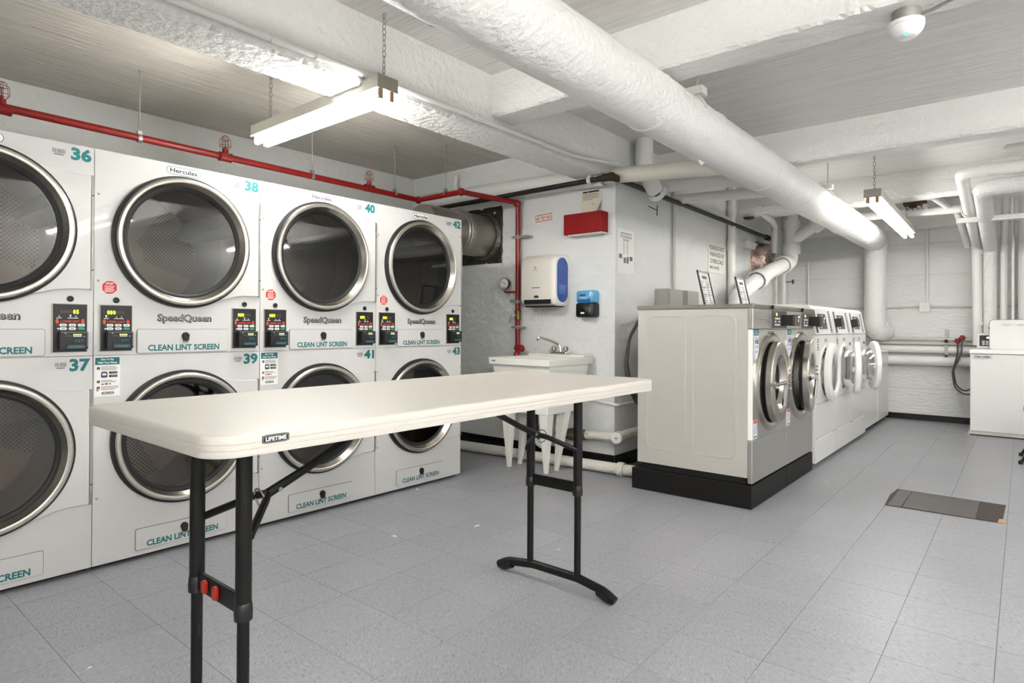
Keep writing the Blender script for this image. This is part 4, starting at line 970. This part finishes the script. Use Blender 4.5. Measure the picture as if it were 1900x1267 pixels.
for sx in (-1, 1):
    for sy, yo in ((-1, -.20), (1, .25)):
        x_out, y_out = sx*.232, yo
        vs = []
        for z, k in ((0, .028), (.455, .085)):
            xo = sx*(.200+.032*(z > 0)); yo_ = yo if z > 0 else yo-sy*.035
            if sy > 0 and z == 0: yo_ = .0
            if sy > 0: yo_ = min(yo_, .02) if z == 0 else .12
            vs += [(xo, yo_, z), (xo-sx*k, yo_, z), (xo-sx*k, yo_-sy*k, z), (xo, yo_-sy*k, z)]
        MB('sinkplastic').add(vs, [(0, 1, 2, 3), (4, 5, 6, 7)]+[(i, (i+1) % 4, 4+(i+1) % 4, 4+i) for i in range(4)]).build('leg', t, bev=.003)
MB('black').add([(-.27, -.285, .865), (-.235, -.2855, .868), (-.222, -.2855, .862), (-.25, -.2855, .86)], [(0, 1, 2, 3)]).build('chipped_mark', t)
fc = MB('chrome').box(-.06, .235, .905, .10, .295, .925)
fc.build('faucet_base', t, bev=.008)
MB('chrome').tube(fillet([(.02, .265, .92), (.018, .262, .985), (-.05, .23, 1.015), (-.13, .17, 1.045), (-.145, .16, 1.02)], .03), .0105, 10).lathe((.02, .265, .92), (0, 0, 1), [(.018, 0), (.014, .02), (.011, .05)], 14).build('spout', t)
for x in (-.04, .08):
    kn = MB('chrome').lathe((x, .265, .92), (0, 0, 1), [(.012, 0), (.012, .012), (.022, .018), (.020, .05), (.010, .056), (0, .056)], 8, smooth=False); kn.build('tap_handle', t)
dp = MB('black').tube(fillet([(-.04, .0, .56), (-.04, .0, .36), (-.02, .0, .22)], .04), .024, 12); dp.build('drain_pipe', t)
MB('pipegrey').tube(fillet([(-.03, .0, .28), (-.02, 0, .20), (.02, .03, .16), (.05, .12, .2), (.05, .34, .25)], .06), .026, 12).build('drain_trap', t)

# pipes at the base of the alcove wall
fp = pipe('floor_pipe', 'pipedirty', [(-4.5, 4.02, .05), (-2.36, 4.16, .05), (-2.19, 4.175, .05), (-2.17, 4.30, .05)], .042, 'flaking white lagged pipe along the floor under the sink', rad=.06)
collar(fp, (-2.36, 4.16, .05), (1, .06, 0), .053, .05, 'pipedirty')
wpz = pipe('wall_drain_pipe', 'pipedirty', [(-2.98, 4.285, .235), (-2.70, 4.29, .255), (-2.47, 4.29, .262)], .036, 'dirty white pipe with cleanout cap low on the wall at the corner', rad=.1)
MB('rust').tube([(-3.06, 4.285, .23), (-2.92, 4.285, .24)], [.022, .03], 12).build('rusty_end', wpz)
MB('foil').tube([(-2.95, 4.285, .238), (-2.90, 4.285, .24), (-2.82, 4.286, .247), (-2.76, 4.287, .25)], [.04, .053, .05, .04], 14).build('tape_wrap', wpz)
MB('pipewhite').lathe((-2.47, 4.29, .262), (.25, -1, 0), [(.0, -.04), (.046, -.04), (.046, .035), (.040, .04), (0, .04)], 20).use('charcoal').box(-2.478, 4.248, .259, -2.452, 4.252, .265).build('cleanout_cap', wpz)
MB('pipedirty').tube(fillet([(-2.47, 4.29, .262), (-2.47, 4.42, .27), (-2.46, 5.6, .29)], .03), .036, 14).build('side_run', wpz)
tw = pipe('thin_wall_pipe', 'pipewhite', [(-3.0, 4.335, .565), (-2.50, 4.335, .512), (-2.50, 4.6, .51), (-2.50, 5.2, .51)], .012, 'thin white pipe wrapping the corner low on the wall', rad=.02, n=10)
# hoses behind the near washer
hs = MB('hose')
for dx, dz in ((0, 0), (.022, -.02)):
    hs.tube(fillet([(-2.40, 5.0+dz, 1.28), (-2.45+dx, 4.62+dz, 1.22), (-2.45+dx, 4.44+dz*2, 1.05), (-2.45+dx, 4.375+dz, .85), (-2.45+dx, 4.40-dz, .68), (-2.45+dx, 4.56-dz, .51+dz), (-2.42, 4.9, .44)], .15, 8), .0125, 10)
tag(hs.build('drain_hose'), 'pair of dark rubber hoses looping behind the closer stainless washer', 'hose')

# side wall fittings
cw = pipe('conduit', 'pipegrey', [(-2.515, 5.40, ZC), (-2.515, 5.40, 1.40)], .017, 'vertical grey conduit on the side wall above the electrical boxes', 'conduit', n=10)
c2 = pipe('conduit', 'pipewhite', [(-2.50, 5.60, 2.36), (-2.50, 6.9, 2.33), (-2.50, 8.1, 2.31)], .018, 'white conduit along the side wall just above the black pipe', 'conduit', n=10)
for y0_, y1_, lb_ in ((5.06, 5.34, 'nearer grey electrical box behind the washers'), (5.44, 5.70, 'farther grey electrical box behind the washers')):
    t = thing('electrical_box', (XS, (y0_+y1_)/2, 1.16), lb_, 'electrical box'); hw = (y1_-y0_)/2
    MB('greybox').box(0, -hw, 0, .13, hw, .32).build('casing', t, bev=.004)
    MB('greybox').box(.13, -hw+.004, .004, .142, hw-.004, .316).build('cover', t, bev=.003)
    MB('zinc').box(.142, hw-.05, .12, .155, hw-.03, .17).build('latch', t)
vp = pipe('vertical_pipe', 'pipewhite', [(-2.49, 6.80, 0.1), (-2.49, 6.80, ZC)], .042, 'thick white vertical pipe on the side wall beside the rugs sign', n=20)
for z in (1.55+.5, 2.42): collar(vp, (-2.49, 6.80, z), (0, 0, 1), .049, .12)
lp = pipe('branch_pipe', 'pipewhite', [(-2.46, 6.95, 2.43), (-1.55, 7.02, 2.43)], .04, 'white branch pipe from the side wall to the big pipe', n=18)
collar(lp, (-2.25, 6.97, 2.43), (1, .07, 0), .052, .08)
MB('pipewhite').tube(fillet([(-2.25, 6.97, 2.43), (-2.28, 7.5, 2.40), (-2.33, 7.8, 2.38), (-2.35, 7.82, 2.05)], .08), .038, 14).build('down_branch', lp)
MB('rust').lathe((-2.36, 6.97, 2.37), (0, 0, -1), [(.06, 0), (.05, .02), (0, .03)], 14).build('rusty_rosette', lp)
pt = (-2.20, 8.0)
dp = MB('pipewhite').tube(fillet([(pt[0], pt[1], 2.60), (pt[0], pt[1], 1.955), (pt[0]-.02, 7.22, 1.77), (pt[0]-.05, 6.66, 1.58), (pt[0]-.08, 6.40, 1.46), (pt[0]-.08, 6.36, .02)], .10), .084, 24).build('drain_stack'); tag(dp, 'thick white drain stack bending down towards the washers', 'pipe')
for p, ax in (((pt[0], pt[1], 2.40), (0, 0, 1)), ((pt[0], pt[1], 2.10), (0, 0, 1)), ((pt[0]-.01, 7.74, 1.895), (0, 1, .24)), ((pt[0]-.035, 6.9, 1.665), (0, 1, .3))): collar(dp, p, ax, .107, .12, 'pipewhite', 'pipe_hub')
MB('pipewhite').tube([(pt[0], pt[1], 2.20), (pt[0]+.31, pt[1], 2.39), (pt[0]+.48, pt[1], 2.49)], .072, 18).build('wye_branch', dp)
collar(dp, (pt[0]+.29, pt[1], 2.38), (.85, 0, .53), .094, .10, 'pipewhite', 'pipe_hub')
t = thing('foil_duct', (XS, 7.76, 1.95), 'round duct wrapped in pinkish crumpled foil on the side wall', 'duct')
MB('pipecream').box(0, -.28, -.27, .012, .22, .28).build('wall_plate', t)
rg = []
for h, r_ in ((.01, .235), (.05, .22), (.11, .205), (.15, .20), (.17, .18), (.175, .0)):
    rg.append([(h+random.gauss(0, .008)*(r_ > .1), r_*math.cos(a)+random.gauss(0, .009), r_*math.sin(a)*1.05+random.gauss(0, .009)) for a in [2*PI*i/26 for i in range(26)]])
loft(MB('copperfoil'), rg, False, False, True).build('foil_wrap', t, ang=25)
cp = pipe('thin_pipe', 'pipewhite', [(-2.46, 8.62, .3), (-2.46, 8.62, ZC)], .024, 'slim white vertical pipe near the far corner', n=12)
MB('black').lathe((-2.43, 8.62, 1.75), (1, 0, 0), [(.006, 0), (.006, .08), (.03, .082), (.03, .094), (0, .096)], 12).build('black_valve_knob', cp)
pipe('thin_pipe', 'pipedirty', [(-2.49, 8.40, .3), (-2.49, 8.40, 2.3)], .016, 'thin stained pipe between the foil duct and the far corner', n=10)
pipe('thin_pipe', 'pipewhite', [(-2.28, 9.125, .3), (-2.28, 9.125, 2.05)], .011, 'thinnest white pipe on the far wall close to the corner', n=8)
vt = MB('doorwhite').box(XS, 7.30, 2.08, XS+.05, 7.95, 2.16).build('wall_bracket'); tag(vt, 'white metal bracket on the side wall under the black pipe', 'bracket')

hk = MB('black').tube([(XS, 4.93, 2.20), (XS+.02, 4.99, 2.185), (XS+.02, 5.06, 2.18)], .004, 6).tube([(XS+.02, 5.06, 2.225), (XS+.02, 5.055, 2.13)], .004, 6); tag(hk.build('wall_hook'), 'small dark bent hook on the side wall under the black pipe', 'hook')
# framed sign holders on the steel washers
def holder(y0, label, wd=.205):
    t = thing('sign_holder', (-1.76, y0, 1.2875), label, 'sign', None)
    u = V(-.058, 0, .255).normalized(); fr = (V(0, 0, 0), V(0, 1, 0), u, V(u.z, 0, -u.x)); h = .27
    fm = MB('black')
    for a0, b0, a1, b1 in ((0, 0, .014, h), (wd-.014, 0, wd, h), (0, 0, wd, .012), (0, h-.012, wd, h)): fm.rect(fr, a0, b0, a1, b1, -.006, .012)
    fm.build('frame', t)
    s_ = MB('paper').rect(fr, .013, .011, wd-.013, h-.011, -.002, .002); s_.use('ink').prism(rrect(.065, h-.06, .15, h-.038, .01, 4), fr, .0003, .0009); s_.use('greyink'); rnd = random.Random(9)
    for i in range(11):
        b_ = h-.085-.016*i
        s_.rect(fr, .03, b_, .03+rnd.uniform(.02, .06), b_+.006, .0005); s_.rect(fr, .11, b_, .11+rnd.uniform(.03, .065), b_+.006, .0005)
    s_.rect(fr, .02, h-.125, wd-.02, h-.122, .0005); s_.rect(fr, .02, h-.185, wd-.02, h-.182, .0005); s_.build('printed_sheet', t)
    MB('acrylic').box(-.10, .03, -.001, 0.01, wd-.03, .002).build('foot', t)
holder(4.285, 'black framed notice standing on the closer stainless washer')
holder(5.05, 'black framed notice standing on the second stainless washer')

# ------------------------------------------------------------------ far wall fittings
for nm_, z, r_, lb_ in (('wall_pipe', 1.010, .014, 'topmost thin pipe across the far wall behind the red valves'), ('wall_pipe', .955, .014, 'second thin pipe across the far wall'), ('wall_pipe', .883, .045, 'upper thick white pipe low across the far wall'), ('wall_pipe', .745, .060, 'lowest thick white pipe across the far wall')):
    pipe(nm_, 'pipegrey' if r_ < .02 else 'pipewhite', [(XS, 9.13-r_, z), (.6, 9.13-r_, z)], r_, lb_, 'pipe', n=18)
sb = MB('zinc').box(-.735, 9.135, .78, -.695, 9.15, 1.13).box(-.733, 9.02, .985, -.697, 9.135, .995).box(-.733, 9.04, .93, -.697, 9.135, .94).box(-.733, 9.03, .835, -.697, 9.04, .935)
sb.use('black').box(-.73, 9.02, .97, -.70, 9.03, 1.01).box(-.73, 9.02, .80, -.70, 9.03, .822); tag(sb.build('pipe_bracket'), 'galvanised bracket strapping the pipes on the far wall', 'bracket')
t = thing('supply_valves', (-.58, 9.12, .95), 'pair of red handled valves with dark hoses on the far wall', 'valve')
for x, z in ((-.022, .045), (.022, .082)):
    rdm = MB('redbox')
    rdm.lathe((x, -.10, z), (0, -1, 0), [(.012, 0), (.012, .012), (0, .012)], 12)
    for k in range(6): a = k*PI/3; rdm.sphere((x+.024*math.cos(a), -.106, z+.024*math.sin(a)), .010, 6)
    rdm.tube([(x+.022*math.cos(a), -.106, z+.022*math.sin(a)) for a in [2*PI*i/18 for i in range(18)]], .005, 6, closed=True); rdm.build('valve_wheel', t)
    MB('brass').cyl((x, 0, z), (x, -.10, z), .012, 10).build('valve_stem', t)
hs = MB('hose'); hs.tube(fillet([(-.022, -.11, .03), (-.022, -.135, -.12), (-.07, -.145, -.33), (-.05, -.145, -.50), (.03, -.15, -.585), (.20, -.20, -.56)], .12, 8), .009, 8); hs.tube(fillet([(.022, -.11, .06), (.015, -.135, -.10), (-.06, -.145, -.30), (-.035, -.145, -.48), (.04, -.145, -.55), (.20, -.20, -.46)], .12, 8), .009, 8); hs.build('hoses', t)
jb = thing('junction_box', (-.942, 9.15, 1.345), 'white junction box with conduits on the far wall', 'electrical box')
MB('pipewhite').box(-.055, -.05, 0, .055, 0, .115).build('box_cover', jb, bev=.004)
MB('pipewhite').cyl((.025, -.022, .115), (.025, -.022, 1.02), .015, 10).build('conduit_up', jb)
MB('pipegrey').tube([(-1.5, -.015, .058), (-.055, -.015, .058)], .010, 8).build('conduit_left', jb); MB('pipegrey').tube([(.055, -.015, .058), (1.5, -.015, .058)], .010, 8).build('conduit_right', jb)

# pipe cluster at upper right
A = pipe('waste_pipe', 'pipewhite', [(1.6, 6.20, 2.405), (-.395, 6.20, 2.405), (-.42, 8.87, 2.105), (-.405, 8.87, .95)], .047, 'leftmost white pipe of the cluster over the right hand washer', rad=.09, n=20)
for p, ax in (((-.415, 7.4, 2.27), (0, 1, -.11)), ((-.405, 8.87, 1.20), (0, 0, 1)), ((-.41, 8.87, 2.02), (0, 0, 1)), ((-.25, 6.20, 2.405), (1, 0, 0))): collar(A, p, ax, .054, .05)
B = pipe('waste_pipe', 'pipewrap', [(1.6, 6.32, 2.285), (-.26, 6.32, 2.285), (-.297, 8.90, 2.075), (-.297, 8.90, 1.02)], .066, 'second, thicker wrapped pipe of the cluster over the right hand washer', rad=.10, n=22)
Cc = pipe('waste_pipe', 'pipewhite', [(.3, 6.9, 2.36), (-.12, 6.95, 2.33), (-.172, 8.90, 2.12), (-.172, 8.90, .95)], .034, 'third pipe of the cluster, slim and white', rad=.08, n=16)
pipe('thin_pipe', 'pipewhite', [(-.09, 8.60, ZC), (-.09, 8.80, .95)], .013, 'fourth pipe of the cluster, thin vertical conduit', n=10)
pipe('waste_pipe', 'pipewhite', [(.035, 6.8, 2.36), (.02, 8.90, 2.15), (.02, 8.90, .95)], .07, 'thick white pipe at the right edge of the cluster', rad=.1, n=20)
up_ = pipe('capped_pipe', 'pipegrey', [(1.6, 5.98, 2.50), (-.09, 5.98, 2.50)], .035, 'grey round ended pipe close under the ceiling at the right', n=16); MB('pipegrey').sphere((-.09, 5.98, 2.50), .035, 8).build('rounded_end', up_)
sb = MB('doorwhite').box(-.50, 7.28, 2.15, 1.2, 7.32, 2.195); sb.cyl((.06, 7.30, 2.19), (.06, 7.30, ZC), .006, 8); tag(sb.build('pipe_support_bar'), 'white strut bar carrying the pipe cluster at the right', 'bracket')
cp = pipe('ceiling_pipe', 'pipewhite', [(-2.45, 7.52, 2.47), (-.72, 7.52, 2.485), (-.55, 8.2, 2.40), (-.50, 8.86, 2.1)], .037, 'white pipe across the ceiling behind the far beam', rad=.10, n=16)
lp = pipe('ceiling_pipe', 'pipewhite', [(-1.70, 7.95, 2.415), (-.50, 7.95, 2.395)], .045, 'short white pipe crossing below the far light', n=16)
jb = MB('rust').box(-.98, 7.60, 2.435, -.78, 7.75, 2.475).box(-.93, 7.62, 2.40, -.86, 7.66, 2.44)
for k in range(5): jb.tube([(-.96+.04*k, 7.62, 2.44), (-.95+.045*k, 7.58, 2.40), (-.93+.045*k, 7.60, 2.37)], .004, 5)
jb.use('zinc').box(-.80, 7.58, 2.37, -.76, 7.60, 2.42); tag(jb.build('open_junction_box'), 'rusty open junction box with loose wires under the ceiling pipe', 'electrical box')

# detector on slab
t = thing('smoke_detector', (-.372, 2.965, 2.43), 'white smoke detector on a metal box with a green light', 'smoke detector')
t.scale = (.80, .80, .80)
MB('zinc').lathe((0, 0, 0), (0, 0, -1), [(.066, 0), (.066, .058), (0, .058)], 28).build('back_box', t)
MB('smoke').lathe((0, 0, 0), (0, 0, -1), [(.06, .055), (.082, .058), (.082, .078), (.079, .080), (.081, .083), (.074, .105), (.052, .128), (.04, .135), (0, .137)], 36).build('detector_head', t)
MB('ledgreen').sphere((.005, -.045, -.130), .008, 8).build('indicator', t)
MB('zinc').tube(fillet([(.055, .01, -.03), (.10, .0, -.03), (.17, -.03, -.022), (.32, -.09, -.012), (1.6, -.12, -.012)], .05), .0085, 8).build('conduit', t)

# ------------------------------------------------------------------ floor bits
t = thing('floor_hatch', (-.385, 4.84, 0), 'dark worn steel hatch set in the floor at the right', 'hatch')
MB('hatchdark').add([(-.30, -.265, .0012), (.29, -.245, .0012), (.30, .25, .0012), (-.30, .262, .0012), (-.315, .05, .0012)], [(0, 1, 2, 3, 4)]).build('hatch_rim', t)
MB('hatch').add([(-.285, -.25, .003), (-.215, -.25, .003), (-.21, .235, .003), (-.285, .235, .003)], [(0, 1, 2, 3)]).build('hatch_strip', t)
MB('hatch').box(-.205, -.245, 0, .165, .232, .004).build('hatch_cover', t)
MB('hatchdark').box(.172, -.24, 0, .205, .23, .0035).box(.215, -.24, 0, .255, .235, .003).build('hinge_strip', t)
MB('wood').add([(.27, -.245, .002), (.305, -.24, .002), (.30, -.15, .002), (.275, -.145, .002)], [(0, 1, 2, 3)]).build('bare_edge', t)
scr = None
for k, (x, y, lb_) in enumerate(((-2.606, 2.158, 'white paper scrap on the floor left of the far table legs'), (-2.386, 2.573, 'white paper scrap on the floor between the dryers and the far table legs'), (-3.24, 2.883, 'white paper scrap right against the foot of dryer 43'), (-1.817, 2.568, 'tiny white scrap on the floor behind the far table leg'), (-2.363, .68, 'tiny white scrap on the floor at the bottom left'), (-1.12, 5.0, 'white scrap on the floor in front of the second stainless washer'))):
    s_ = .022 if k < 3 else .011
    o = MB('paper').add([(-s_, -.3*s_, .001), (-.2*s_, -.5*s_, .003), (s_, -.1*s_, .0012), (.5*s_, .4*s_, .004), (-.6*s_, .3*s_, .0015)], [(0, 1, 2, 3, 4)]).build('paper_scrap', None, (x, y, 0)); o.rotation_euler.z = k*1.3
    tag(o, lb_, 'scrap', 'paper scraps on the floor')

# folding chair at the right edge
t = thing('folding_chair', (.20, 6.95, 0), 'grey folding chair cut off by the right edge', 'chair')
for y in (-.21, .21):
    MB('powder').tube([(-.215, y*1.02, .012), (.22, y, .80)], .0125, 10).build('front_leg', t)
    MB('powder').tube([(.25, y*.9, .012), (-.13, y*.9, .44)], .0125, 10).build('rear_leg', t)
    for x in (-.216, .252): MB('rubber').lathe((x, y*(1.02 if x < 0 else .9), 0), (0, 0, 1), [(.017, 0), (.017, .028), (.012, .03)], 12).build('foot_cap', t)
st_ = [[(x, y, z) for x, y in rrect(-.20+i, -.205+i, .20-i, .205-i, .06, 5)] for i, z in ((.012, .435), (0, .442), (0, .456), (.01, .464))]
loft(MB('seatgrey'), st_).build('seat', t)
loft(MB('seatgrey'), [[(.20+.018*math.cos(0)+(b_-.6)*.25, a, b_) for a, b_ in rrect(-.2, .62, .2, .82, .05, 5)], [(.215+(b_-.6)*.25, a, b_) for a, b_ in rrect(-.2, .62, .2, .82, .05, 5)]]).build('backrest', t)
